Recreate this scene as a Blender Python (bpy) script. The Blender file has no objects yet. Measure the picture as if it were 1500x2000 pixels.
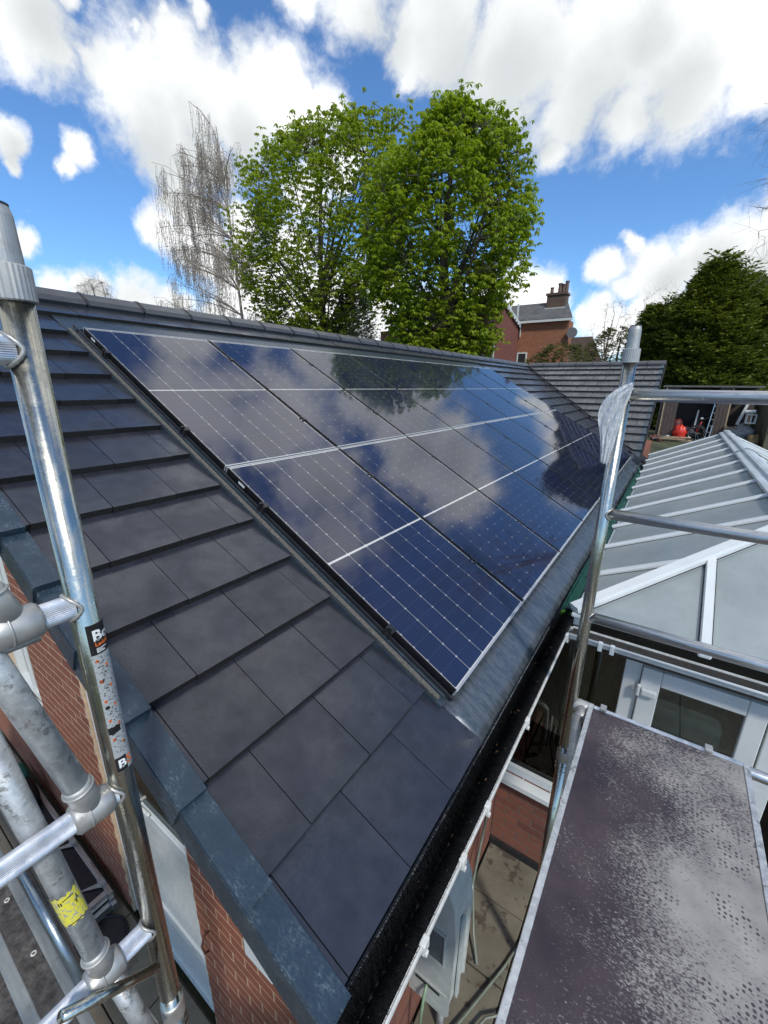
import bpy, math, random
import numpy as np
from mathutils import Vector, Matrix
random.seed(7); rng = np.random.default_rng(11)
PI = math.pi
scene = bpy.context.scene
COL = scene.collection

# ------------------------------------------------------------------ camera
CAMP = Vector((3.641, -1.4618, -0.3773))
YAW, PITCH, ROLL = math.radians(-34.2278), math.radians(16.9418), math.radians(0.588)
fw = Vector((math.sin(YAW)*math.cos(PITCH), math.cos(YAW)*math.cos(PITCH), -math.sin(PITCH)))
rt = fw.cross(Vector((0, 0, 1))).normalized(); up = rt.cross(fw)
r2 = rt*math.cos(ROLL)+up*math.sin(ROLL); u2 = -rt*math.sin(ROLL)+up*math.cos(ROLL)
cam = bpy.data.objects.new('camera', bpy.data.cameras.new('camera')); COL.objects.link(cam)
M = Matrix((r2, u2, -fw)).transposed().to_4x4(); M.translation = CAMP
cam.matrix_world = M
cam.data.sensor_fit = 'VERTICAL'; cam.data.sensor_height = 24.0; cam.data.sensor_width = 18.0
cam.data.lens = 24.0*815.6/2000; cam.data.clip_start = 0.02; cam.data.clip_end = 3000
scene.camera = cam
def px_size(p, size):
    q = Vector(p)-CAMP; z = q.dot(fw)
    if z < 0.1: return 0
    x = 750+815.6*q.dot(r2)/z; y = 1000-815.6*q.dot(u2)/z
    if x < -40 or x > 1540 or y < -40 or y > 2040: return 0
    return 815.6*size/z

# ------------------------------------------------------------------ node helpers
class NT:
    def __init__(s, tree): s.t = tree; s.n = tree.nodes; s.l = tree.links
    def new(s, typ, **kw):
        n = s.n.new(typ)
        for k, v in kw.items():
            if k.startswith('i_'):
                n.inputs[k[2:].replace('_', ' ')].default_value = v
            else: setattr(n, k, v)
        return n
    def link(s, a, b): s.l.new(a, b)
    def math(s, op, a, b=None, c=None, clamp=False):
        n = s.n.new('ShaderNodeMath'); n.operation = op; n.use_clamp = clamp
        for i, v in enumerate((a, b, c)):
            if v is None: continue
            if isinstance(v, (int, float)): n.inputs[i].default_value = v
            else: s.l.new(v, n.inputs[i])
        return n.outputs[0]
    def vmath(s, op, a, b=None, scale=None):
        n = s.n.new('ShaderNodeVectorMath'); n.operation = op
        for i, v in enumerate((a, b)):
            if v is None: continue
            if isinstance(v, (tuple, list)): n.inputs[i].default_value = v
            else: s.l.new(v, n.inputs[i])
        if scale is not None: n.inputs['Scale'].default_value = scale
        return n.outputs['Value'] if op in ('DISTANCE', 'DOT_PRODUCT', 'LENGTH') else n.outputs['Vector']
    def noise(s, vec, scale, detail=4, rough=0.55, dist=0.0, color=False):
        n = s.n.new('ShaderNodeTexNoise'); n.inputs['Scale'].default_value = scale
        n.inputs['Detail'].default_value = detail; n.inputs['Roughness'].default_value = rough
        n.inputs['Distortion'].default_value = dist
        if vec is not None: s.l.new(vec, n.inputs['Vector'])
        return n.outputs['Color' if color else 'Fac']
    def ramp(s, fac, stops, interp='LINEAR'):
        n = s.n.new('ShaderNodeValToRGB'); n.color_ramp.interpolation = interp
        el = n.color_ramp.elements
        while len(el) < len(stops): el.new(0.5)
        for e, (p, c) in zip(el, stops):
            e.position = p; e.color = c if len(c) == 4 else (*c, 1)
        s.l.new(fac, n.inputs[0]); return n.outputs['Color']
    def rng(s, v, a, b, c=0.0, d=1.0, smooth=False):
        n = s.n.new('ShaderNodeMapRange'); n.interpolation_type = 'SMOOTHSTEP' if smooth else 'LINEAR'
        for i, k in enumerate((a, b, c, d)): n.inputs[i+1].default_value = k
        s.l.new(v, n.inputs[0]); return n.outputs[0]
    def mix(s, fac, a, b, mode='MIX'):
        n = s.n.new('ShaderNodeMix'); n.data_type = 'RGBA'; n.blend_type = mode
        for k, v in ((0, fac), (6, a), (7, b)):
            if isinstance(v, (int, float)): n.inputs[k].default_value = v
            elif isinstance(v, (tuple, list)): n.inputs[k].default_value = (*v[:3], 1)
            else: s.l.new(v, n.inputs[k])
        return n.outputs[2]
    def scalev(s, vec, sc):
        n = s.n.new('ShaderNodeMapping'); n.inputs['Scale'].default_value = sc
        s.l.new(vec, n.inputs['Vector']); return n.outputs[0]
    def bump(s, h, strength, dist=0.01):
        n = s.n.new('ShaderNodeBump'); n.inputs['Strength'].default_value = strength
        n.inputs['Distance'].default_value = dist; s.l.new(h, n.inputs['Height']); return n.outputs[0]

def setin(b, **kw):
    for k, v in kw.items():
        k = {'rough': 'Roughness', 'metal': 'Metallic', 'spec': 'Specular IOR Level', 'color': 'Base Color',
             'normal': 'Normal', 'coat': 'Coat Weight', 'coatr': 'Coat Roughness', 'sheen': 'Sheen Weight'}[k]
        if isinstance(v, (int, float)): b.inputs[k].default_value = v
        elif isinstance(v, (tuple, list)): b.inputs[k].default_value = (*v[:3], 1)
        else: b.id_data.links.new(v, b.inputs[k])

def material(name):
    m = bpy.data.materials.new(name); m.use_nodes = True
    g = NT(m.node_tree); b = m.node_tree.nodes['Principled BSDF']
    return m, g, b
def coords(g, kind='Object', per_object=True):
    tc = g.new('ShaderNodeTexCoord'); v = tc.outputs[kind]
    if per_object:
        oi = g.new('ShaderNodeObjectInfo')
        r = g.math('MULTIPLY', oi.outputs['Random'], 37.0)
        cb = g.new('ShaderNodeCombineXYZ'); 
        for i in range(3): g.link(r, cb.inputs[i])
        v = g.vmath('ADD', v, cb.outputs[0])
        return v, oi.outputs['Random']
    return v, None

def simple(name, col, rough=0.5, metal=0.0, var=0.25, scale=12.0, bump=0.15, bscale=60, spec=0.5, randv=0.0, dist=0.003):
    """surface with mottled colour, varied roughness and fine relief"""
    m, g, b = material(name); v, r = coords(g)
    n = g.noise(v, scale, 6, 0.6)
    lo = [c*(1-var) for c in col]; hi = [min(1, c*(1+var)) for c in col]
    c = g.ramp(n, [(0.3, lo), (0.7, hi)])
    if randv:
        k = g.rng(r, 0, 1, 1-randv, 1+randv)
        c = g.mix(1.0, c, k, 'MULTIPLY') if False else g.vmath('SCALE', c); 
        c.node.inputs['Scale'].default_value = 1.0; g.link(k, c.node.inputs['Scale'])
    rr = g.rng(g.noise(v, scale*1.7, 4), 0.3, 0.7, max(0.02, rough*0.75), min(1, rough*1.25))
    h = g.noise(v, bscale, 5, 0.6)
    setin(b, color=c, rough=rr, metal=metal, spec=spec, normal=g.bump(h, bump, dist))
    return m

# ------------------------------------------------------------------ world: Nishita sky + clouds by direction
W_BLOBS = [(-0.798,0.42,0.433,0.048),(-0.776,0.466,0.425,0.081),(-0.731,0.518,0.445,0.087),(-0.637,0.614,0.466,0.075),(-0.605,0.658,0.449,0.051),(-0.783,0.495,0.377,0.069),(-0.697,0.579,0.423,0.08),(-0.75,0.55,0.367,0.045),(-0.622,0.603,0.5,0.025),(-0.721,0.479,0.5,0.02),(-0.683,0.515,0.518,0.02),(-0.718,0.499,0.486,0.024),(-0.755,0.448,0.478,0.017),(-0.82,0.335,0.465,0.063),(-0.829,0.305,0.468,0.074),(-0.823,0.361,0.44,0.026),(-0.784,0.381,0.49,0.016),(-0.892,0.296,0.342,0.027),(-0.9,0.298,0.319,0.018),(-0.504,0.658,0.56,0.062),(-0.56,0.607,0.564,0.038),(-0.414,0.736,0.535,0.088),(-0.312,0.799,0.514,0.112),(-0.206,0.849,0.486,0.11),(-0.107,0.87,0.481,0.126),(-0.016,0.884,0.468,0.105),(-0.241,0.869,0.433,0.068),(-0.144,0.899,0.413,0.057),(-0.259,0.885,0.388,0.036),(-0.066,0.901,0.429,0.073),(-0.477,0.734,0.483,0.022),(-0.462,0.724,0.513,0.049),(0.009,0.911,0.412,0.044),(0.07,0.97,0.232,0.077),(0.027,0.973,0.229,0.072),(-0.027,0.976,0.218,0.062),(-0.094,0.973,0.211,0.051),(-0.165,0.962,0.216,0.033),(0.074,0.984,0.161,0.076),(0.006,0.987,0.161,0.067),(-0.063,0.984,0.167,0.056),(-0.131,0.975,0.181,0.029),(-0.116,0.961,0.252,0.018),(-0.927,0.343,0.153,0.036),(-0.909,0.391,0.147,0.046),(-0.882,0.449,0.145,0.053),(-0.854,0.501,0.141,0.045),(-0.803,0.58,0.138,0.052),(-0.804,0.511,0.305,0.053),(-0.801,0.534,0.27,0.065),(-0.834,0.481,0.27,0.042),(-0.805,0.5,0.321,0.023),(-0.857,0.382,0.346,0.026),(-0.866,0.372,0.32,0.02),(-0.926,0.309,0.218,0.025),(-0.779,0.594,0.203,0.081),(-0.741,0.649,0.171,0.106),(-0.67,0.725,0.157,0.12),(-0.586,0.795,0.159,0.11),(-0.799,0.555,0.233,0.049),(-0.739,0.609,0.288,0.049),(-0.695,0.67,0.262,0.061),(-0.264,0.949,0.173,0.05),(-0.311,0.936,0.165,0.058),(-0.359,0.92,0.158,0.071),(-0.178,0.975,0.136,0.041),(-0.137,0.985,0.102,0.051),(-0.086,0.99,0.109,0.059),(-0.457,0.884,0.1,0.101),(-0.647,0.682,0.342,0.058),(-0.593,0.71,0.38,0.043),(-0.404,0.517,0.755,0.13),(-0.332,0.652,0.682,0.13),(-0.177,0.71,0.682,0.12),(-0.037,0.706,0.707,0.09),(-0.534,0.534,0.656,0.07)]
G_BLOBS = [(-0.799,0.477,0.367,0.073),(-0.75,0.541,0.379,0.071),(-0.703,0.592,0.394,0.054),(-0.813,0.35,0.465,0.064),(-0.399,0.764,0.506,0.091),(-0.204,0.878,0.434,0.1),(-0.315,0.822,0.475,0.092),(-0.003,0.978,0.208,0.053),(0.048,0.98,0.194,0.051),(-0.059,0.98,0.191,0.046),(0.019,0.986,0.167,0.053),(-0.489,0.691,0.531,0.064),(-0.098,0.9,0.426,0.071),(-0.895,0.3,0.328,0.028),(-0.272,0.875,0.401,0.044),(-0.906,0.403,0.131,0.038),(-0.138,0.867,0.478,0.053)]
SUN_DIR = Vector((0.62, -0.42, 0.78)).normalized()        # towards the sun: behind and to the right of the camera
SUN_EL = math.asin(SUN_DIR.z); SUN_AZ = math.atan2(SUN_DIR.x, SUN_DIR.y)
world = bpy.data.worlds.new('World'); scene.world = world; world.use_nodes = True
g = NT(world.node_tree); bg = world.node_tree.nodes['Background']
sky = g.new('ShaderNodeTexSky', sky_type='NISHITA', sun_disc=False)
sky.sun_elevation = SUN_EL; sky.sun_rotation = SUN_AZ; sky.altitude = 50; sky.air_density = 1.0; sky.dust_density = 0.6; sky.ozone_density = 3.5
tc = g.new('ShaderNodeTexCoord'); d = g.vmath('NORMALIZE', tc.outputs['Generated'])
nz = g.noise(d, 5.5, 6, 0.58, color=True)
dd = g.vmath('ADD', d, g.vmath('SCALE', g.vmath('SUBTRACT', nz, (0.5, 0.5, 0.5)), scale=0.12))
def blobs(lst, vec):
    acc = None
    for x, y, z, r in lst:
        t = g.vmath('DISTANCE', vec, (x, y, z))
        f = g.math('MULTIPLY_ADD', t, -1.0/r, 1.0)
        acc = f if acc is None else g.math('SMOOTH_MAX', acc, f, 0.15)
    return acc
wv = blobs(W_BLOBS, dd)
fine = g.noise(d, 15.0, 7, 0.60)
wv = g.math('ADD', wv, g.math('MULTIPLY_ADD', fine, 1.1, -0.55))
fine2 = g.noise(dd, 42.0, 5, 0.62)
wv = g.math('ADD', wv, g.math('MULTIPLY_ADD', fine2, 0.55, -0.27))
# broken cloud over the rest of the sky, of the same kind as in view
sep = g.new('ShaderNodeSeparateXYZ'); g.link(d, sep.inputs[0])
pz_ = g.math('ADD', g.math('MAXIMUM', sep.outputs[2], 0.0), 0.22)
cbp = g.new('ShaderNodeCombineXYZ')
g.link(g.math('DIVIDE', sep.outputs[0], pz_), cbp.inputs[0]); g.link(g.math('DIVIDE', sep.outputs[1], pz_), cbp.inputs[1]); cbp.inputs[2].default_value = 4.3
gen = g.noise(cbp.outputs[0], 1.35, 7, 0.58)
genf = g.rng(gen, 0.51, 0.68, -0.3, 1.0)
fdot = g.vmath('DOT_PRODUCT', d, tuple(Vector((-0.44, 0.76, 0.18)).normalized()))
msk = g.rng(fdot, 0.72, 0.86, 1.0, 0.0, True)          # the clouds placed above cover the middle of the view
upm = g.rng(sep.outputs[2], 0.52, 0.60, 0.0, 1.0, True)
msk = g.math('MAXIMUM', msk, upm)
genf = g.math('ADD', g.math('MULTIPLY', genf, msk), g.math('MULTIPLY_ADD', msk, 0.9, -0.9))
dens = g.math('MAXIMUM', wv, genf)
alpha = g.rng(dens, -0.22, 0.52, 0, 1, True)
gv = blobs(G_BLOBS, dd)
gsh = g.rng(g.math('ADD', gv, g.math('MULTIPLY_ADD', fine, 0.8, -0.4)), -0.9, 1.0, 0, 1, True)
gn = g.noise(dd, 4.5, 5, 0.55)
gsh2 = g.rng(gn, 0.40, 0.72, 0.0, 0.7, True)
shade = g.math('MAXIMUM', gsh, gsh2)
ccol = g.mix(shade, (9.6, 9.7, 9.7), (5.6, 5.9, 6.0))
skyc = g.mix(1.0, sky.outputs[0], (0.82, 1.15, 1.42), 'MULTIPLY')
g.link(g.mix(alpha, skyc, ccol), bg.inputs[0]); bg.inputs[1].default_value = 0.095
world.cycles.sampling_method = 'MANUAL'; world.cycles.sample_map_resolution = 512

sun = bpy.data.objects.new('sun', bpy.data.lights.new('sun', 'SUN')); COL.objects.link(sun)
sun.data.energy = 2.2; sun.data.angle = math.radians(6.0); sun.data.color = (1.0, 0.955, 0.88)
sun.rotation_euler = SUN_DIR.to_track_quat('Z', 'Y').to_euler()
scene.view_settings.view_transform = 'Standard'; scene.view_settings.look = 'None'
scene.view_settings.gamma = 1.0; scene.view_settings.exposure = 0.45
scene.view_settings.use_curve_mapping = False

# ------------------------------------------------------------------ mesh helpers
class MB:
    def __init__(s): s.v = []; s.f = []
    def add(s, vs, fs):
        o = len(s.v); s.v += [tuple(v) for v in vs]; s.f += [tuple(i+o for i in f) for f in fs]; return s
    def box(s, x0, x1, y0, y1, z0, z1):
        return s.add([(x0,y0,z0),(x1,y0,z0),(x1,y1,z0),(x0,y1,z0),(x0,y0,z1),(x1,y0,z1),(x1,y1,z1),(x0,y1,z1)],
                     [(0,3,2,1),(4,5,6,7),(0,1,5,4),(1,2,6,5),(2,3,7,6),(3,0,4,7)])
    def obox(s, c, ax, ay, az):      # oriented box, half-axis vectors
        c, ax, ay, az = map(Vector, (c, ax, ay, az))
        P = [c+ax*i+ay*j+az*k for k in (-1,1) for j in (-1,1) for i in (-1,1)]
        return s.add(P, [(0,2,3,1),(4,5,7,6),(0,1,5,4),(1,3,7,5),(3,2,6,7),(2,0,4,6)])
    def beam(s, a, b, w, h, upv=(0,0,1)):
        a, b = Vector(a), Vector(b); d = (b-a); n = d.normalized()
        sd = n.cross(Vector(upv)).normalized(); u = sd.cross(n)
        return s.obox((a+b)/2, d/2, sd*w/2, u*h/2)
    def prism(s, poly, fn, h0, h1):   # poly in 2-D, fn(u, v, h) -> point
        n = len(poly)
        hh0 = h0 if callable(h0) else (lambda u, v: h0); hh1 = h1 if callable(h1) else (lambda u, v: h1)
        P = [fn(u, v, hh0(u, v)) for u, v in poly]+[fn(u, v, hh1(u, v)) for u, v in poly]
        F = [tuple(reversed(range(n))), tuple(range(n, 2*n))]+[(i, (i+1) % n, n+(i+1) % n, n+i) for i in range(n)]
        return s.add(P, F)
    def path(s, pts, r, n=8, cap=True, ribs=0.0):
        pts = [Vector(p) for p in pts]; m = len(pts)
        rs = r if isinstance(r, (list, tuple)) else [r]*m
        t0 = (pts[1]-pts[0]).normalized()
        u = t0.orthogonal().normalized(); V = []; o = len(s.v)
        for i, p in enumerate(pts):
            t = ((pts[min(i+1, m-1)]-pts[max(i-1, 0)])).normalized()
            u = (u-t*u.dot(t)).normalized(); w = t.cross(u)
            for k in range(n):
                a = 2*PI*k/n; rr = rs[i]*(1-(ribs if k % 2 else 0))
                V.append(p+(u*math.cos(a)+w*math.sin(a))*rr)
        F = [(i*n+k, i*n+(k+1) % n, (i+1)*n+(k+1) % n, (i+1)*n+k) for i in range(m-1) for k in range(n)]
        if cap: F += [tuple(reversed(range(n))), tuple(range((m-1)*n, m*n))]
        return s.add(V, F)
    def torus(s, c, axis, R, r, n=24, k=8, lump=0.0, a0=0.0, a1=2*PI):
        c, axis = Vector(c), Vector(axis).normalized(); u = axis.orthogonal().normalized(); w = axis.cross(u)
        V = []; F = []; full = abs(a1-a0-2*PI) < 1e-6; N = n if full else n+1
        for i in range(N):
            a = a0+(a1-a0)*i/n; dr = u*math.cos(a)+w*math.sin(a); rr = r*(1+lump*math.sin(i*2.4))
            for j in range(k):
                b = 2*PI*j/k; V.append(c+dr*(R+rr*math.cos(b))+axis*rr*math.sin(b))
        for i in range(n):
            for j in range(k):
                i2 = (i+1) % N
                F.append((i*k+j, i2*k+j, i2*k+(j+1) % k, i*k+(j+1) % k))
        return s.add(V, F)
    def sweep(s, prof, a, b, side, upv):   # open or closed profile list (u, w) swept straight from a to b; u along side, w along upv
        a, b, side, upv = map(Vector, (a, b, side, upv)); n = len(prof)
        V = [a+side*u+upv*w for u, w in prof]+[b+side*u+upv*w for u, w in prof]
        return s.add(V, [(i, i+1, n+i+1, n+i) for i in range(n-1)])
    def mesh(s, name, smooth=False):
        me = bpy.data.meshes.new(name); me.from_pydata(s.v, [], s.f); me.update()
        if smooth: me.shade_smooth()
        return me
    def build(s, name, mat, parent=None, smooth=False, bevel=0.0, kind=None, segs=2):
        me = s.mesh(name, smooth); return link(name, me, mat, parent, bevel, kind, segs)
INV = {}
def link(name, me, mat, parent=None, bevel=0.0, kind=None, segs=2, matrix=None):
    if mat is not None and not me.materials: me.materials.append(mat)
    o = bpy.data.objects.new(name, me); COL.objects.link(o)
    if parent is not None:
        o.parent = parent
        o.matrix_parent_inverse = wm(parent).inverted()
    if matrix is not None: o.matrix_basis = matrix
    if bevel:
        md = o.modifiers.new('bevel', 'BEVEL'); md.width = bevel; md.segments = segs; md.limit_method = 'ANGLE'; md.angle_limit = math.radians(40)
        me.shade_smooth(); md.harden_normals = False
        for p in me.polygons: p.use_smooth = False
    if kind: o['kind'] = kind
    return o
def wm(o):
    m = o.matrix_basis.copy()
    if o.parent is not None: m = wm(o.parent) @ o.matrix_parent_inverse @ m
    return m
def thing(name, label, cat, loc=(0, 0, 0), group=None):
    o = bpy.data.objects.new(name, None); o.empty_display_size = 0.1; COL.objects.link(o); o.location = loc
    return tag(o, label, cat, group)
def tag(o, label, cat, group=None, kind=None):
    o['label'] = label; o['category'] = cat
    if group: o['group'] = group
    if kind: o['kind'] = kind
    return o
def structure(o): o['kind'] = 'structure'; return o
def fast_mesh(name, V, F, mat_idx=None):
    """numpy verts (N,3), quads (M,4)"""
    me = bpy.data.meshes.new(name); V = np.ascontiguousarray(V, dtype=np.float32); F = np.ascontiguousarray(F, dtype=np.int32)
    me.vertices.add(len(V)); me.vertices.foreach_set('co', V.ravel())
    k = F.shape[1]; me.loops.add(F.size); me.loops.foreach_set('vertex_index', F.ravel())
    me.polygons.add(len(F)); me.polygons.foreach_set('loop_start', np.arange(0, F.size, k, dtype=np.int32))
    me.polygons.foreach_set('loop_total', np.full(len(F), k, dtype=np.int32))
    me.update(calc_edges=True); return me
def clip(poly, a, b, c):      # keep a*u+b*v <= c
    out = []; n = len(poly)
    for i in range(n):
        p, q = poly[i], poly[(i+1) % n]; fp = a*p[0]+b*p[1]-c; fq = a*q[0]+b*q[1]-c
        if fp <= 0: out.append(p)
        if (fp < 0 < fq) or (fq < 0 < fp):
            t = fp/(fp-fq); out.append((p[0]+(q[0]-p[0])*t, p[1]+(q[1]-p[1])*t))
    return out

# ------------------------------------------------------------------ materials
def tile_material(name, base, tint):
    m, g, b = material(name); v, r = coords(g)
    n1 = g.noise(v, 3.5, 5, 0.6); n2 = g.noise(v, 14, 6, 0.65); n3 = g.noise(v, 150, 3, 0.6)
    c = g.mix(g.rng(n2, 0.3, 0.75), [k*0.85 for k in base], tint)
    spk = g.rng(n3, 0.70, 0.78, 0, 0.35)
    c = g.mix(spk, c, (0.08, 0.085, 0.095))
    k = g.vmath('SCALE', c); g.link(g.rng(r, 0, 1, 0.82, 1.2), k.node.inputs['Scale'])
    wet = g.rng(n1, 0.35, 0.62, 0, 1, True)
    ro = g.math('ADD', g.math('MULTIPLY_ADD', wet, -0.10, 0.17), g.math('MULTIPLY', n2, 0.14))
    drops = g.noise(v, 95, 3, 0.5)
    h = g.math('ADD', g.math('MULTIPLY', n2, 0.35), g.math('MULTIPLY', drops, g.rng(n1, 0.45, 0.7, 0.06, 0.8, True)))
    setin(b, color=k, rough=g.math('ADD', ro, 0.10), spec=0.5, coat=g.rng(wet, 0, 1, 0.1, 0.5), coatr=g.math('MULTIPLY', ro, 0.8), normal=g.bump(h, 0.45, 0.004)); return m
MT_TILE = tile_material('slate_tile_material', (0.017, 0.019, 0.027), (0.028, 0.030, 0.040))
MT_TILEW = tile_material('far_slate_tile_material', (0.035, 0.038, 0.044), (0.052, 0.055, 0.063))
MT_RIDGE = simple('ridge_tile_material', (0.055, 0.056, 0.060), 0.35, 0, 0.15, 9, 0.2, 160, randv=0.12)
MT_CAP = None
def cap_material():
    m, g, b = material('verge_plastic'); v, r = coords(g)
    n = g.noise(v, 9, 6, 0.65); n2 = g.noise(g.scalev(v, (1.5, 6, 6)), 26, 5, 0.7)
    c = g.mix(g.rng(n, 0.35, 0.7), (0.018, 0.032, 0.048), (0.028, 0.047, 0.066))
    c = g.mix(g.math('MULTIPLY', g.rng(n2, 0.50, 0.70, 0, 0.7), g.rng(n, 0.48, 0.62)), c, (0.17, 0.22, 0.25))
    setin(b, color=c, rough=g.rng(n2, 0.35, 0.7, 0.2, 0.45), normal=g.bump(g.noise(v, 140, 3), 0.2, 0.002)); return m
MT_CAP = cap_material()
MT_BLACK = simple('black_felt', (0.012, 0.012, 0.013), 0.7)
MT_DARKPL = simple('black_plastic', (0.018, 0.018, 0.02), 0.35)
MT_FOAM = simple('speckled_foam', (0.085, 0.08, 0.068), 0.85, 0, 0.6, 120, 0.6, 180)
MT_TRAY = simple('wet_tray_plastic', (0.03, 0.042, 0.055), 0.16, 0, 0.3, 20, 0.5, 55)
def lead_material():
    m, g, b = material('wet_lead'); v, _ = coords(g, per_object=False)
    n = g.noise(g.scalev(v, (1, 3, 1)), 9, 6, 0.6); n2 = g.noise(g.scalev(v, (14, 70, 14)), 2.2, 5, 0.6); n3 = g.noise(v, 70, 3)
    c = g.mix(g.rng(n, 0.35, 0.7), (0.055, 0.07, 0.088), (0.11, 0.13, 0.15))
    c = g.mix(g.rng(n2, 0.58, 0.72, 0, 0.7), c, (0.25, 0.28, 0.30))
    h = g.math('ADD', g.math('MULTIPLY', n2, 0.6), g.math('MULTIPLY', n3, 0.25))
    setin(b, color=c, rough=g.rng(n, 0.35, 0.65, 0.14, 0.42), metal=0.25, normal=g.bump(h, 0.6, 0.004)); return m
MT_LEAD = lead_material()
MT_WHITE = simple('white_upvc', (0.63, 0.66, 0.65), 0.32, 0, 0.05, 6, 0.05, 40)
MT_WHITED = simple('weathered_white_upvc', (0.62, 0.62, 0.58), 0.42, 0, 0.22, 40, 0.15, 120)
MT_FROST = simple('frosted_panel', (0.52, 0.55, 0.54), 0.5, 0, 0.12, 30, 0.2, 220)
def alu_material(name, col, rough, streak=(30, 30, 1.2), dirt=0.25, metal=1.0):
    m, g, b = material(name); v, _ = coords(g)
    n = g.noise(g.scalev(v, streak), 3.0, 5, 0.6); n2 = g.noise(v, 22, 7, 0.7); n3 = g.noise(v, 60, 4, 0.6)
    c = g.mix(g.rng(n, 0.3, 0.7), [k*0.72 for k in col], col)
    c = g.mix(g.rng(n2, 0.56, 0.74, 0, dirt), c, (0.17, 0.16, 0.14))
    r = g.math('ADD', g.rng(n, 0.3, 0.7, rough*0.7, rough*1.25), g.rng(n2, 0.5, 0.75, 0, 0.25))
    setin(b, color=c, rough=r, metal=metal, normal=g.bump(g.math('ADD', n3, g.math('MULTIPLY', n, 0.5)), 0.12, 0.003)); return m
MT_ALU = alu_material('bright_aluminium', (0.60, 0.59, 0.51), 0.22, (45, 45, 1.2), 0.35)
MT_ALUF = alu_material('brushed_aluminium', (0.66, 0.67, 0.67), 0.36, (2, 30, 30), 0.2)
MT_RIB = alu_material('ribbed_aluminium', (0.74, 0.76, 0.79), 0.42, (8, 8, 8), 0.35, 0.85)
MT_CAST = alu_material('cast_aluminium', (0.52, 0.51, 0.48), 0.5, (4, 4, 4), 0.55, 0.7)
MT_GALV = None
def galv_material():
    m, g, b = material('galvanised_steel'); v, _ = coords(g)
    vo = g.new('ShaderNodeTexVoronoi', i_Scale=60.0); g.link(v, vo.inputs['Vector'])
    n = g.noise(v, 18, 7, 0.7); n2 = g.noise(v, 70, 5, 0.7)
    c = g.mix(g.rng(n, 0.3, 0.7), (0.34, 0.35, 0.35), (0.66, 0.67, 0.66))
    c = g.mix(g.rng(n2, 0.52, 0.66, 0, 0.6), c, (0.70, 0.71, 0.69))
    c = g.mix(g.rng(g.noise(v, 26, 6, 0.75), 0.56, 0.64, 0, 0.75), c, (0.13, 0.115, 0.09))
    setin(b, color=c, rough=g.rng(n2, 0.3, 0.7, 0.36, 0.6), metal=0.6, normal=g.bump(n2, 0.25, 0.002)); return m
MT_GALV = galv_material()
MT_STEELB = alu_material('blued_steel', (0.30, 0.36, 0.40), 0.28, (6, 6, 1), 0.3, 0.9)
MT_RAIL = alu_material('flat_alloy_rail', (0.42, 0.44, 0.42), 0.45, (2, 20, 20), 0.4, 0.6)

def brick_material(name, cols, rnd=True):
    m, g, b = material(name); v, r = coords(g)
    n = g.noise(v, 55, 5, 0.7); n2 = g.noise(g.scalev(v, (1, 1, 1)), 260, 3, 0.7)
    base = g.ramp(r, [(0.0, cols[0]), (0.35, cols[1]), (0.7, cols[2]), (1.0, cols[3])])
    c = g.mix(g.rng(n, 0.45, 0.75, 0, 0.5), base, [k*0.5 for k in cols[1]])
    c = g.mix(g.rng(n2, 0.6, 0.72, 0, 0.35), c, (0.42, 0.25, 0.15))
    setin(b, color=c, rough=0.85, normal=g.bump(g.math('ADD', n, g.math('MULTIPLY', n2, 0.5)), 0.7, 0.004)); return m
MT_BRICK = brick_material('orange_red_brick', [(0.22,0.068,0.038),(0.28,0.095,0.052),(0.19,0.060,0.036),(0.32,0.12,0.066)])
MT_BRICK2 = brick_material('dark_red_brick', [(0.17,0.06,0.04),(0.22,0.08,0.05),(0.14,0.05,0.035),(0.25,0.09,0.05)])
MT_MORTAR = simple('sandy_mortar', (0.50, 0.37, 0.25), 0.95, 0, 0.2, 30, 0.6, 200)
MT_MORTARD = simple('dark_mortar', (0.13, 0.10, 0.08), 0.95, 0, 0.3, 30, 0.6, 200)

def wall_brick_texture(name, c1, c2, mortar, sc=1.0, axis='X'):
    m, g, b = material(name); v, _ = coords(g, per_object=False)
    s = g.new('ShaderNodeSeparateXYZ'); g.link(v, s.inputs[0]); cb = g.new('ShaderNodeCombineXYZ')
    g.link(g.math('ADD', s.outputs[0], s.outputs[1]), cb.inputs[0]); g.link(s.outputs[2], cb.inputs[1])
    bt = g.new('ShaderNodeTexBrick'); g.link(cb.outputs[0], bt.inputs['Vector'])
    bt.inputs['Scale'].default_value = 1.0*sc; bt.inputs['Brick Width'].default_value = 0.23; bt.inputs['Row Height'].default_value = 0.078
    bt.inputs['Mortar Size'].default_value = 0.008; bt.inputs['Color1'].default_value = (*c1, 1); bt.inputs['Color2'].default_value = (*c2, 1)
    bt.inputs['Mortar'].default_value = (*mortar, 1); bt.inputs['Mortar Smooth'].default_value = 0.2
    n = g.noise(v, 4, 7, 0.75); n2 = g.noise(v, 14, 4, 0.7)
    c = g.mix(g.rng(n, 0.35, 0.7, 0.0, 0.5), bt.outputs['Color'], [k*0.45 for k in c1])
    c = g.mix(g.rng(n2, 0.58, 0.68, 0, 0.5), c, (0.50, 0.33, 0.2))
    setin(b, color=c, rough=0.9, normal=g.bump(bt.outputs['Fac'], -0.5, 0.01)); return m

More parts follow.
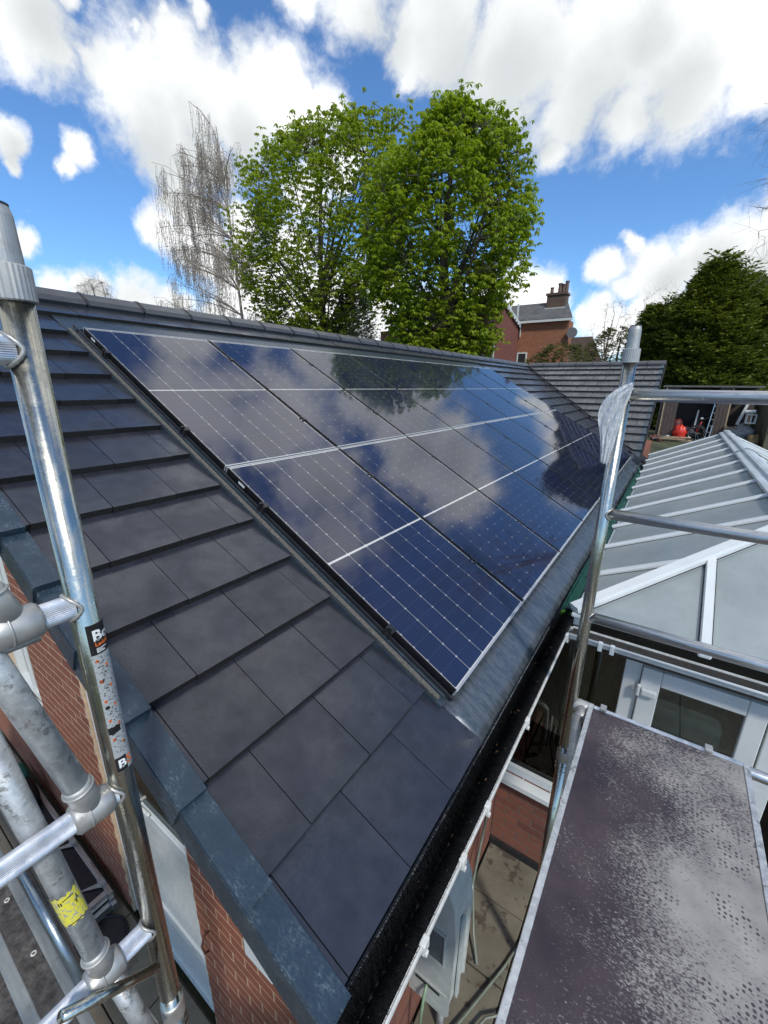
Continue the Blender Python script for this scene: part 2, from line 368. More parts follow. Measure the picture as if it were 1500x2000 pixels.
def glass_material(name, tint=(0.9, 0.95, 0.93), rough=0.02, ior=1.5, wet=0.0):
    m = bpy.data.materials.new(name); m.use_nodes = True; g = NT(m.node_tree); g.n.remove(g.n['Principled BSDF'])
    out = g.n['Material Output']; tr = g.new('ShaderNodeBsdfTransparent'); gl = g.new('ShaderNodeBsdfGlossy')
    tr.inputs[0].default_value = (*tint, 1); gl.inputs['Roughness'].default_value = rough
    fr = g.new('ShaderNodeFresnel'); fr.inputs[0].default_value = ior; mx = g.new('ShaderNodeMixShader')
    if wet:
        tcn = g.new('ShaderNodeTexCoord'); v = tcn.outputs['Object']
        vo = g.new('ShaderNodeTexVoronoi', i_Scale=130.0); g.link(v, vo.inputs['Vector'])
        msk = g.rng(g.noise(v, 45, 2), 0.48, 0.60); msk2 = g.rng(g.noise(v, 2.3, 3), 0.42, 0.60)
        dr = g.math('MULTIPLY', g.math('MULTIPLY', g.rng(vo.outputs['Distance'], 0.22, 0.0), msk), msk2)
        sm = g.noise(v, 1.3, 3, 0.5)
        bmp = g.bump(g.math('ADD', g.math('MULTIPLY', dr, wet), g.math('MULTIPLY', g.noise(v, 9, 3), 0.02)), 0.35, 0.004)
        g.link(bmp, gl.inputs['Normal'])
        g.link(g.rng(sm, 0.35, 0.65, rough*0.6, rough*2.2), gl.inputs['Roughness'])
        g.link(g.math('ADD', g.math('MULTIPLY', fr.outputs[0], 1.0), g.math('MULTIPLY', dr, 0.05)), mx.inputs[0])
        df = g.new('ShaderNodeBsdfDiffuse'); df.inputs[0].default_value = (0.30, 0.27, 0.25, 1)
        m2 = g.new('ShaderNodeMixShader'); g.link(g.rng(sm, 0.3, 0.7, 0.0, 0.03), m2.inputs[0]); g.link(tr.outputs[0], m2.inputs[1]); g.link(df.outputs[0], m2.inputs[2])
        g.link(m2.outputs[0], mx.inputs[1])
    else:
        g.link(fr.outputs[0], mx.inputs[0]); g.link(tr.outputs[0], mx.inputs[1])
    g.link(gl.outputs[0], mx.inputs[2]); g.link(mx.outputs[0], out.inputs[0]); return m
MT_GLASS = glass_material('window_glass', (0.86, 0.90, 0.87), 0.01, 1.6)
MT_PVGLASS = glass_material('panel_glass', (0.95, 0.97, 0.98), 0.035, 1.95, wet=0.7)

def cell_material():
    m, g, b = material('silicon_cell'); uv = g.new('ShaderNodeTexCoord').outputs['UV']
    s = g.new('ShaderNodeSeparateXYZ'); g.link(uv, s.inputs[0])
    fu = g.math('FRACT', s.outputs[0]); fv = g.math('FRACT', s.outputs[1])
    bus = g.math('ABSOLUTE', g.math('SUBTRACT', g.math('FRACT', g.math('MULTIPLY', s.outputs[0], 10.0)), 0.5))
    busl = g.rng(bus, 0.05, 0.11, 1, 0)
    ev = g.math('MINIMUM', fv, g.math('SUBTRACT', 1.0, fv)); eu = g.math('MINIMUM', fu, g.math('SUBTRACT', 1.0, fu))
    gap = g.rng(ev, 0.012, 0.03, 0.8, 0)
    dia = g.rng(g.math('ADD', g.math('MULTIPLY', ev, 0.5), eu), 0.026, 0.036, 1, 0)
    v = g.new('ShaderNodeTexCoord').outputs['Object']
    n = g.noise(v, 3.0, 3)
    c = g.mix(g.rng(n, 0.35, 0.65), (0.004, 0.007, 0.040), (0.007, 0.013, 0.075))
    c = g.mix(g.math('MULTIPLY', busl, 0.33), c, (0.16, 0.20, 0.36))
    c = g.mix(g.math('MULTIPLY', gap, 0.22), c, (0.15, 0.18, 0.32))
    c = g.mix(dia, c, (0.75, 0.77, 0.80))
    setin(b, color=c, rough=0.4, spec=0.3); return m
MT_CELL = cell_material()
MT_BACK = simple('white_backsheet', (0.78, 0.79, 0.80), 0.5, 0, 0.03)
MT_FRB = simple('black_anodised', (0.015, 0.015, 0.017), 0.35, 0.4)
MT_FRS = simple('silver_anodised', (0.50, 0.51, 0.52), 0.35, 0.55, 0.05)

def poly_material():
    m, g, b = material('polycarbonate_sheet'); v, _ = coords(g, per_object=False)
    n = g.noise(v, 2.5, 6, 0.65); n2 = g.noise(g.scalev(v, (1, 1, 1)), 24, 5, 0.7)
    c = g.mix(g.rng(n, 0.3, 0.7), (0.50, 0.56, 0.56), (0.66, 0.71, 0.70))
    c = g.mix(g.rng(n2, 0.55, 0.75, 0, 0.25), c, (0.35, 0.40, 0.37))
    uv = g.new('ShaderNodeTexCoord').outputs['UV']; s = g.new('ShaderNodeSeparateXYZ'); g.link(uv, s.inputs[0])
    ln = g.math('ABSOLUTE', g.math('SUBTRACT', g.math('FRACT', g.math('MULTIPLY', s.outputs[0], 62.0)), 0.5))
    nl = g.noise(g.scalev(uv, (30, 1.5, 1)), 2.0, 4)
    c = g.mix(g.math('MULTIPLY', g.rng(ln, 0.12, 0.0), g.rng(nl, 0.3, 0.7, 0.15, 1.0)), c, (0.66, 0.72, 0.70))
    out = g.n['Material Output']; tl = g.new('ShaderNodeBsdfTranslucent'); g.link(c, tl.inputs[0]); mx = g.new('ShaderNodeMixShader')
    setin(b, color=c, rough=0.22, spec=0.5, normal=g.bump(ln, 0.15, 0.002)); mx.inputs[0].default_value = 0.58
    g.link(b.outputs[0], mx.inputs[1]); g.link(tl.outputs[0], mx.inputs[2]); g.link(mx.outputs[0], out.inputs[0]); return m
MT_POLY = poly_material()
def deck_material():
    m, g, b = material('worn_plywood_deck'); v, _ = coords(g, per_object=False)
    rot = g.new('ShaderNodeMapping'); rot.inputs['Rotation'].default_value = (0, 0, math.radians(38)); rot.inputs['Scale'].default_value = (1.0, 2.3, 1)
    g.link(v, rot.inputs['Vector'])
    big = g.noise(v, 2.6, 4, 0.6); med = g.noise(rot.outputs[0], 92, 6, 0.68); fin = g.noise(rot.outputs[0], 260, 4, 0.65)
    s = g.new('ShaderNodeSeparateXYZ'); g.link(v, s.inputs[0])
    wearx = g.rng(s.outputs[0], 3.60, 4.12, -0.30, 0.34)
    wear = g.math('ADD', g.math('ADD', g.math('MULTIPLY_ADD', big, 1.2, -0.6), wearx), g.math('MULTIPLY_ADD', med, 1.7, -0.85))
    wear = g.math('ADD', wear, g.math('MULTIPLY_ADD', fin, 0.9, -0.45))
    wf = g.rng(wear, -0.06, 0.12)
    vo = g.new('ShaderNodeTexVoronoi', i_Scale=68.0, i_Randomness=0.35); g.link(v, vo.inputs['Vector'])
    dots = g.math('MULTIPLY', g.rng(vo.outputs['Distance'], 0.36, 0.26), g.rng(g.noise(v, 4.2, 2), 0.46, 0.50))
    wf = g.math('MULTIPLY', wf, g.math('SUBTRACT', 1.0, g.math('MULTIPLY', dots, 0.9)))
    dark = g.mix(g.rng(g.noise(v, 5, 5), 0.35, 0.65), (0.022, 0.014, 0.021), (0.055, 0.038, 0.042))
    lite = g.mix(g.rng(g.noise(v, 9, 5), 0.3, 0.7), (0.20, 0.19, 0.175), (0.33, 0.31, 0.28))
    setin(b, color=g.mix(wf, dark, lite), rough=g.rng(big, 0.3, 0.7, 0.28, 0.6), normal=g.bump(g.math('ADD', wf, fin), 0.25, 0.002)); return m
MT_DECK = deck_material()
MT_DECKB = simple('rough_black_deck', (0.075, 0.068, 0.062), 0.75, 0, 0.7, 38, 0.8, 55)
def paving_material(name, c1, c2, stain):
    m, g, b = material(name); v, _ = coords(g, per_object=False)
    n = g.noise(v, 5, 7, 0.65); n2 = g.noise(v, 40, 5, 0.7); n3 = g.noise(v, 11, 5, 0.6)
    c = g.mix(g.rng(n, 0.3, 0.7), c1, c2); c = g.mix(g.rng(n3, 0.56, 0.62, 0, 0.75), c, stain)
    c = g.mix(g.rng(n2, 0.62, 0.72, 0, 0.5), c, [k*0.4 for k in c1])
    setin(b, color=c, rough=0.75, normal=g.bump(n2, 0.4, 0.004)); return m
MT_PAVE = paving_material('damp_paving', (0.10, 0.09, 0.065), (0.17, 0.155, 0.115), (0.045, 0.028, 0.022))
MT_SAND = paving_material('sandy_paving', (0.17, 0.135, 0.085), (0.27, 0.22, 0.15), (0.14, 0.10, 0.07))
MT_SOIL = simple('garden_soil_grass', (0.06, 0.065, 0.03), 0.95, 0, 0.5, 3, 0.5, 30)

def leaf_material(name, a, bcol, trans, vein=None):
    m = bpy.data.materials.new(name); m.use_nodes = True; g = NT(m.node_tree); b = g.n['Principled BSDF']
    v = g.new('ShaderNodeTexCoord').outputs['Object']
    n = g.noise(v, 0.9, 3); n2 = g.noise(v, 6.0, 2)
    c = g.mix(g.rng(g.math('ADD', g.math('MULTIPLY', n, 0.5), g.math('MULTIPLY', n2, 0.5)), 0.38, 0.62), a, bcol)
    setin(b, color=c, rough=0.5, spec=0.3)
    tl = g.new('ShaderNodeBsdfTranslucent'); mx = g.new('ShaderNodeMixShader'); mx.inputs[0].default_value = trans
    c2 = g.mix(1.0, c, (1.35, 1.5, 0.8), 'MULTIPLY'); g.link(c2, tl.inputs[0])
    g.link(b.outputs[0], mx.inputs[1]); g.link(tl.outputs[0], mx.inputs[2]); g.link(mx.outputs[0], g.n['Material Output'].inputs[0]); return m
MT_LEAF = leaf_material('chestnut_leaf', (0.15, 0.215, 0.014), (0.30, 0.36, 0.03), 0.45)
MT_LEAF2 = leaf_material('young_chestnut_leaf', (0.16, 0.22, 0.018), (0.32, 0.37, 0.035), 0.45)
MT_CONI = leaf_material('conifer_spray', (0.06, 0.095, 0.012), (0.19, 0.22, 0.03), 0.25)
MT_CONID = leaf_material('dark_conifer_spray', (0.035, 0.05, 0.014), (0.075, 0.09, 0.026), 0.15)
MT_SHRUB = leaf_material('olive_shrub_leaf', (0.08, 0.085, 0.025), (0.14, 0.14, 0.045), 0.25)
MT_BARK = simple('tree_bark', (0.07, 0.055, 0.042), 0.9, 0, 0.3, 5, 0.6, 20)
MT_TWIG = simple('grey_brown_twig', (0.34, 0.29, 0.25), 0.85, 0, 0.25, 5, 0.2, 20)
MT_CATKIN = simple('birch_catkin', (0.30, 0.24, 0.13), 0.85, 0, 0.3, 5, 0.2, 20)
MT_WOODB = simple('brown_stained_board', (0.085, 0.062, 0.052), 0.7, 0, 0.25, 8, 0.4, 40)
MT_WOODP = simple('pale_timber', (0.38, 0.29, 0.18), 0.75, 0, 0.3, 8, 0.4, 40)
MT_FENCE = simple('olive_fence_board', (0.10, 0.09, 0.055), 0.85, 0, 0.25, 6, 0.4, 40)

# ------------------------------------------------------------------ the ground
GZ = -4.05
def sheet(name, x0, x1, y0, y1, z, mat):
    o = MB().add([(x0,y0,z),(x1,y0,z),(x1,y1,z),(x0,y1,z)], [(0,1,2,3)]).build(name, mat); return structure(o)
sheet('ground', -900, 900, -900, 900, GZ-0.06, MT_SOIL)
structure(MB().box(-60, 60, 13.5, 300, GZ-0.05, -2.46).build('raised_garden', MT_SOIL))
# paving slabs beside the conservatory and along the gable
patio = structure(MB().box(2.95, 9.0, -6.0, 1.2, GZ-0.055, GZ-0.03).build('patio', MT_MORTARD))
def slabs(parent, xs, ys, mat, gap=0.008):
    for i in range(len(xs)-1):
        for j in range(len(ys)-1):
            dz = rng.uniform(-0.003, 0.003)
            MB().box(xs[i]+gap/2, xs[i+1]-gap/2, ys[j]+gap/2, ys[j+1]-gap/2, GZ-0.029, GZ+dz).build('paving_slab', mat, parent, bevel=0.004, segs=1)
slabs(patio, [2.96, 3.36, 3.82, 4.28, 4.74], [-1.9, -1.45, -1.0, -0.55, -0.1, 0.35, 0.78, 1.19], MT_PAVE)
path = structure(MB().box(-6, 2.94, -6.0, -0.775, GZ-0.055, GZ-0.03).build('side_path', MT_MORTARD))
slabs(path, [-2.6, -2.0, -1.4, -0.8, -0.2, 0.4, 1.0, 1.6, 2.2, 2.93], [-2.1, -1.5, -1.12, -0.785], MT_SAND)

# ------------------------------------------------------------------ house
TH = math.radians(28.9323); CT, ST, TT = math.cos(TH), math.sin(TH), math.tan(TH)
def RP(b, y, h):             # main roof: b down the slope, y along the eaves, h above the panel plane
    return (b*CT+h*ST, y, -b*ST+h*CT)
K = 12.12
def WP(x, s, h):             # wing roof facing the camera: s along slope measured like b (0 at z=0), x along its eaves
    return (x, K-s*CT-h*ST, -s*ST+h*CT)
GAUGE = 0.3093; TAILS = [3.683-GAUGE*i for i in range(15)]
TWID = 0.308
house = thing('house', 'brick bungalow with dark slate-grey tiled roof carrying the solar panels', 'house', (1.0, 2.0, GZ))
deckm = MB()
deckm.prism([(-0.75, -1.02), (3.70, -1.02), (3.70, K-3.70*CT-0.02), (-0.75, K+0.75*CT)], RP, -0.16, -0.115)
deckm.prism([(-0.75, -1.02), (-0.75, 16), (3.9, 16), (3.9, -1.02)], lambda b, y, h: (-1.32-(b*CT), y, -b*ST+h-0.09), -0.05, 0.0)
deckm.prism([(0.66, -0.75), (3.18, -0.75), (3.18, 3.68), (3.68*CT, 3.68), (-0.66, -0.75)], lambda x, s, h: WP(x, s, h), -0.16, -0.115)
roof = deckm.build('roof', MT_BLACK, house)

def tile_slab(mb, poly, fn, tail, head, t=0.036, top0=-0.05):
    # top surface falls from the head (under the course above) to sit proud at the tail
    L = GAUGE
    f = lambda p: top0-0.034*max(0.0, (tail-p)/L)
    n = len(poly)
    P = [fn(*q, f(q[0])-t) for q in poly]+[fn(*q, f(q[0])) for q in poly]
    F = [tuple(reversed(range(n))), tuple(range(n, 2*n))]+[(i, (i+1) % n, n+(i+1) % n, n+i) for i in range(n)]
    mb.add(P, F)
TILT = math.atan(0.034/GAUGE)
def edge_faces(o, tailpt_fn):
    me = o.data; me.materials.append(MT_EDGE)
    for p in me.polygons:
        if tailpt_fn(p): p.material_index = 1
MT_EDGE = simple('damp_shaded_tile_edge', (0.011, 0.010, 0.009), 0.75, 0, 0.5, 60, 0.9, 90)  # near-black tail face: damp edge plus the step's shade in its colour
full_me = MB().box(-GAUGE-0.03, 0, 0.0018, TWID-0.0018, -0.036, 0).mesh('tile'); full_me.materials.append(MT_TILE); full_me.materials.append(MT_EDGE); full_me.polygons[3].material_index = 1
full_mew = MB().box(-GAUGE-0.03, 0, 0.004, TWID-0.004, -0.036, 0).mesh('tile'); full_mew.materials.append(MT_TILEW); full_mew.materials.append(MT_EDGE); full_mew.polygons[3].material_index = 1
tile_count = [0]; tile_extra = MB()
def place_main(row, y0, y1, cuts=(), poly=None):
    tail = TAILS[row]+random.uniform(-0.002, 0.002)
    whole = poly is None and abs((y1-y0)-TWID) < 1e-6
    if whole:
        m = Matrix.Translation(RP(tail, y0, -0.05+random.uniform(-0.0012, 0.0012))) @ Matrix.Rotation(TH+TILT*-1, 4, 'Y')
        link('tile', full_me, None, roof, bevel=0, matrix=m)
    else:
        mb = MB(); P = poly or [(tail-GAUGE-0.03, y0+0.0015), (tail, y0+0.0015), (tail, y1-0.0015), (tail-GAUGE-0.03, y1-0.0015)]
        for c in cuts: P = clip(P, *c)
        if len(P) < 3: return
        P = P if sum(P[i][0]*P[(i+1) % len(P)][1]-P[(i+1) % len(P)][0]*P[i][1] for i in range(len(P))) > 0 else P[::-1]
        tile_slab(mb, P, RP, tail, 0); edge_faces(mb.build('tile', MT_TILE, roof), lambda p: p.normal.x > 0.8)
    tile_count[0] += 1
Y_L = -1.035
for row in range(0, 14):
    tail = TAILS[row]; off = -0.334 if row % 2 == 0 else -0.488
    k0 = -3; ys = [off+TWID*k for k in range(-3, 46)]
    ycutL = -0.045 if row < 12 else 99          # left block ends beside the array
    for y in ys:
        y0, y1 = y, y+TWID
        if row < 13 and y0 < ycutL:
            a, b_ = max(y0, Y_L), min(y1, ycutL)
            if b_-a > 0.03 and b_ > Y_L:
                if row < 12: place_main(row, a, b_)
        if row == 12 and y0 < -0.0:
            pass
        if row >= 12:
            lim = (CT, 1.0, K-0.03)
            if row == 12:        # course behind the head flashing only left and right of the array
                if y0 < -0.045:
                    a, b_ = max(y0, Y_L), min(y1, -0.075)
                    if b_-a > 0.03: place_main(row, a, b_)
                elif y1 > 8.2 and y0 < K-tail*CT:
                    place_main(row, max(y0, 8.13), y1, (lim,)) if (y0 < 8.13 or y1 > K-tail*CT-0.1) else place_main(row, y0, y1)
            else:
                a, b_ = max(y0, Y_L), y1
                if b_-a > 0.03 and a < K-(tail-GAUGE)*CT:
                    if y1 > K-tail*CT-0.05 or a > y0: place_main(row, a, b_, (lim,))
                    else: place_main(row, a, b_)
        elif y1 > 8.13 and y0 < K-(tail-GAUGE)*CT:
            lim = (CT, 1.0, K-0.03); a = max(y0, 8.13)
            if y1-a < 0.03: continue
            if a > y0 or y1 > K-tail*CT-0.05: place_main(row, a, y1, (lim,))
            else: place_main(row, y0, y1)
# wing roof tiles
WX_R = 3.12
for row in range(0, 14):
    tail = TAILS[row]; off = WX_R-0.05-(0.0 if row % 2 else TWID/2)
    for k in range(0, 15):
        x1 = off-TWID*k if k or True else off; x0 = x1-TWID
        if k == 0: x1 = min(WX_R, x1+TWID) if False else x1
        xv = (tail-GAUGE)*CT
        if x1 < xv: break
        if x0 >= tail*CT+0.05:
            m = Matrix.Translation(WP(x0, tail, -0.05+random.uniform(-0.0012, 0.0012))) @ Matrix.Rotation(-PI/2, 4, 'Z') @ Matrix.Rotation(TH-TILT, 4, 'Y')
            m = m @ Matrix.Translation((0, 0, 0))
            link('tile', full_mew, None, roof, matrix=m)
        else:
            P = [(x0+0.0015, tail-GAUGE-0.03), (x1-0.0015, tail-GAUGE-0.03), (x1-0.0015, tail), (x0+0.0015, tail)]
            P = clip(P, -1.0, CT, -0.03)
            if len(P) < 3: continue
            mb = MB(); fn = lambda s, x, h: WP(x, s, h)
            Q = [(s, x) for x, s in P]
            if sum(Q[i][0]*Q[(i+1) % len(Q)][1]-Q[(i+1) % len(Q)][0]*Q[i][1] for i in range(len(Q))) < 0: Q = Q[::-1]
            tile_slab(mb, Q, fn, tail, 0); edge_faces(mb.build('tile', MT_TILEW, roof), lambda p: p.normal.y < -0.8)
        tile_count[0] += 1
    # the odd half tile at the verge on alternate courses
    if row % 2 == 0:
        mb = MB(); x0 = off; tile_slab(mb, [(tail-GAUGE-0.03, x0+0.0015), (tail, x0+0.0015), (tail, WX_R-0.05), (tail-GAUGE-0.03, WX_R-0.05)], lambda s, x, h: WP(x, s, h), tail, 0)
        mb.build('tile', MT_TILEW, roof)
print('tiles', tile_count[0])

# ridge tiles with union clips
def ridge_run(a, b, side, length, mat, skipfirst=0.0):
    a, b, side = Vector(a), Vector(b), Vector(side); L = (b-a).length; d = (b-a)/L; n = int(L/length)+1; upz = Vector((0, 0, 1))
    prof = [(-0.150, -0.100), (-0.128, -0.060), (-0.070, -0.018), (-0.03, 0.0), (0.03, 0.0), (0.070, -0.018), (0.128, -0.060), (0.150, -0.100)]
    for i in range(n):
        s0 = i*length+0.004; s1 = min(L, (i+1)*length-0.004)
        if s1 <= s0: continue
        mb = MB(); lo = [(u*0.9, w-0.02) for u, w in prof]
        ring = prof+lo[::-1]; m = len(ring)
        P = [a+d*s0+side*u+upz*w for u, w in ring]+[a+d*s1+side*u+upz*w for u, w in ring]
        mb.add(P, [(k, (k+1) % m, m+(k+1) % m, m+k) for k in range(m)]+[tuple(reversed(range(m))), tuple(range(m, 2*m))])
        rtile = mb.build('ridge_tile', mat, roof)
        mb = MB(); P = []
        for s, g_ in ((s0-0.012, 0.007), (s0+0.012, 0.007)):
            P += [a+d*s+side*u*(1+g_*2)+upz*(w+g_) for u, w in prof]
        k8 = len(prof); mb.add(P, [(k, k+1, k8+k+1, k8+k) for k in range(k8-1)])
        if i: mb.build('union_clip', MT_DARKPL, roof)
RZ = 0.372
ridge_run((-0.665, -1.05-0.06, RZ-0.045), (-0.665, K+0.72, RZ-0.045), (1, 0, 0), 0.4625, MT_RIDGE)
ridge_run((-0.50, K+0.665, RZ-0.045), (3.17, K+0.665, RZ-0.045), (0, 1, 0), 0.4625, MT_RIDGE)
# ventilated comb under the ridge
MB().box(-0.56, -0.545, -1.03, K+0.5, 0.185, 0.235).build('ridge_vent', MT_BLACK, roof)
# valley trough
mv = MB(); P = []
for s in (-0.6, 3.72): P += [(s*CT-0.0, K-s*CT-0.14, -s*ST-0.075), (s*CT, K-s*CT, -s*ST-0.12), (s*CT+0.14, K-s*CT, -s*ST-0.075)]
mv.add(P, [(0,1,4,3), (1,2,5,4)]).build('valley', MT_DARKPL, roof)

# verge caps: one per course on the near gable, and on the wing
def verge_cap(fn, tail, out, inn, mat):
    top = -0.035
    mb = MB(); t0, t1 = tail-GAUGE-0.035, tail+0.022
    s = 1 if inn > out else -1
    # top strip, side skirt, front lip: thin closed prisms
    f = lambda p: top-0.034*max(0, (tail-p)/GAUGE)
    def pr(p0, p1, a, b, h0, h1, tp=0.0):
        P = [fn(p0, a+tp, f(p0)+h0), fn(p1, a, f(p1)+h0), fn(p1, b, f(p1)+h0), fn(p0, b+tp, f(p0)+h0),
             fn(p0, a+tp, f(p0)+h1), fn(p1, a, f(p1)+h1), fn(p1, b, f(p1)+h1), fn(p0, b+tp, f(p0)+h1)]
        mb.add(P, [(0,3,2,1),(4,5,6,7),(0,1,5,4),(1,2,6,5),(2,3,7,6),(3,0,4,7)])
    pr(t0, t1, out, inn, -0.006, 0.0, 0.009*s)
    pr(t0-0.02, t1, out-0.004*s, out+0.006*s, -0.115, -0.0062, 0.012*s)
    pr(t1-0.006, t1, out+0.006*s, inn, -0.040, -0.0061)
    return mb.build('verge_cap', mat, roof)
for row in range(0, 14): verge_cap(RP, TAILS[row], -1.057, -0.972, MT_CAP)
for row in range(0, 14): verge_cap(lambda s, x, h: WP(x, s, h), TAILS[row], WX_R+0.02, WX_R-0.06, MT_CAP)
# flashings round the array
fl = MB(); fl.prism([(-0.012, -0.03), (3.455, -0.03), (3.455, 8.12), (-0.012, 8.12)], RP, -0.112, -0.046); fl.build('mounting_tray', MT_TRAY, roof)
for y in (-0.075, 8.095):
    ch = MB(); ch.prism([(-0.18, y), (3.47, y), (3.47, y+0.07), (-0.18, y+0.07)], RP, -0.10, -0.0535); ch.build('side_flashing', MT_TRAY, roof)
for y in (-0.068, 8.10):
    fo = MB()
    fo.prism([(-0.08+0.02, y), (3.44, y), (3.44, y+0.024), (-0.06, y+0.024)], RP, -0.053, -0.038)
    fo.build('foam_strip', MT_FOAM, roof, bevel=0.004)
st = MB(); st.prism([(-0.10, -0.015), (3.49, -0.015), (3.49, -0.006), (-0.10, -0.006)], RP, -0.0455, -0.030); st.build('side_upstand', MT_DARKPL, roof)
hf = MB(); hf.prism([(-0.33, -0.06), (-0.0125, -0.06), (-0.0125, 8.12), (-0.33, 8.12)], RP, -0.105, -0.074)
hf.prism([(-0.045, -0.02), (-0.028, -0.02), (-0.028, 8.07), (-0.045, 8.07)], RP, -0.0735, -0.03); hf.build('head_flashing', MT_TRAY, roof)
# dressed lead apron below the panels, with a soft bent edge over the gutter
ns = 180; V = []; rows_ = [(3.46, -0.066), (3.56, -0.070), (3.64, -0.076), (3.690, -0.085), (3.715, -0.115), (3.72, -0.16), (3.722, -0.19)]
for i in range(ns+1):
    y = -0.05+i*(8.98+0.05)/ns
    for j, (b_, h) in enumerate(rows_):
        w = (0.004*math.sin(y*9+j)+0.003*math.sin(y*31+j*2)) * (j/3.0)
        w2 = 0.012*math.sin(y*5.1)+0.008*math.sin(y*17.3) if j == 6 else 0
        V.append(RP(b_+w, y, h+w*0.5+w2))
nr = len(rows_); F = [(i*nr+j, i*nr+j+1, (i+1)*nr+j+1, (i+1)*nr+j) for i in range(ns) for j in range(nr-1)]
lead = MB().add(V, F).build('lead_apron', MT_LEAD, roof, smooth=True)
sol = lead.modifiers.new('thick', 'SOLIDIFY'); sol.thickness = 0.003

# fascia, gutter
def gutter_profile(w, dpt, t=0.004):
    out = [(0, 0), (0.0, -dpt*0.55), (w*0.12, -dpt*0.85), (w*0.3, -dpt), (w*0.7, -dpt), (w*0.88, -dpt*0.85), (w, -dpt*0.55), (w, 0)]
    inn = [(w-t, 0), (w-t, -dpt*0.55+t), (w*0.86, -dpt*0.82+t), (w*0.68, -dpt+t), (w*0.32, -dpt+t), (w*0.14, -dpt*0.82+t), (t, -dpt*0.55+t), (t, 0), (0, 0)]
    return out+inn
GT = -1.862
MB().box(3.165, 3.183, -1.02, 8.95, -2.06, -1.925).build('fascia', MT_WHITE, house)
gut = MB().sweep(gutter_profile(0.112, 0.062), (3.198, -1.04, GT), (3.198, 1.10, GT), (1, 0, 0), (0, 0, 1)).build('gutter', MT_WHITED, house)
MB().add([(3.198, -1.04, GT), (3.198, -1.04, GT-0.062), (3.310, -1.04, GT-0.062), (3.310, -1.04, GT)], [(0,1,2,3)]).build('gutter_end', MT_WHITED, gut)
lip = MB().box(3.3110, 3.3165, -1.045, 1.105, GT-0.014, GT+0.003).build('gutter_lip', MT_WHITED, gut)
for y in (-0.76, -0.28, 0.22, 1.06, -0.50):
    c = MB().box(3.305, 3.323, y-0.016, y+0.016, GT-0.03, GT+0.009)
    c.box(3.311, 3.327, y-0.007, y+0.007, GT-0.045, GT-0.0305)
    c.build('gutter_bracket', MT_WHITED, gut, bevel=0.002)
# gutter brush: black bristles round a twisted core
def brush(y0, y1, n, cx=3.254, cz=GT-0.008, R=0.060):
    y = rng.uniform(y0, y1, n); a = (y*210 % (2*PI))+rng.normal(0, 1.3, n)
    d = np.stack([np.cos(a), rng.normal(0, 0.22, n), np.sin(a)], 1); L = R*rng.uniform(0.75, 1.08, n)
    c = np.stack([np.full(n, cx), y, np.full(n, cz)], 1)
    tip = c+d*L[:, None]; tip[:, 0] = np.clip(tip[:, 0], 3.196, 3.309); tip[:, 2] = np.maximum(tip[:, 2], GT-0.055)
    s = np.cross(d, [0, 1, 0]); s /= np.linalg.norm(s, axis=1)[:, None]; w = 0.0011
    sd = np.stack([-d[:, 2], np.zeros(n), d[:, 0]], 1)*0.3+np.array([0, 1, 0])
    V = np.stack([c-sd*w, c+sd*w, tip+sd*w*0.5, tip-sd*w*0.5], 1).reshape(-1, 3)
    return fast_mesh('gutter_brush', V, np.arange(4*n).reshape(-1, 4))
MT_BRISTLE = simple('black_bristle', (0.014, 0.015, 0.016), 0.3, 0, 0.3, 40, 0.0, 10)
bme = brush(-1.02, 1.35, 42000); bo = link('gutter_brush', bme, MT_BRISTLE, kind='thing')
tag(bo, 'long black bristly brush lying in the white gutter below the tile edge', 'gutter brush')
core = MB().path([(3.254, -1.02+0.1*i, GT-0.008) for i in range(25)], 0.006, 6).build('wire_core', MT_DARKPL, bo)
# moss and leaf scraps in the brush
def debris(name, n, box, size, mat, label):
    P = rng.uniform([box[0], box[2], box[4]], [box[1], box[3], box[5]], (n, 3)); V = []
    for p in P:
        a, b_ = rng.normal(0, 1, 3), rng.normal(0, 1, 3); s = size*rng.uniform(0.4, 1.3)
        a = a/np.linalg.norm(a)*s; b_ = b_/np.linalg.norm(b_)*s*0.5
        V += [p-a, p+b_, p+a, p-b_]
    o = link(name, fast_mesh(name, np.array(V), np.arange(4*n).reshape(-1, 4)), mat, kind='stuff'); o['label'] = label; return o
MT_DEAD = simple('dead_leaf', (0.22, 0.12, 0.06), 0.8, 0, 0.5)
debris('leaf_scraps', 46, (3.225, 3.30, -1.0, 1.2, GT+0.02, GT+0.035), 0.007, MT_DEAD, 'dry brown leaf scraps caught in the gutter brush')

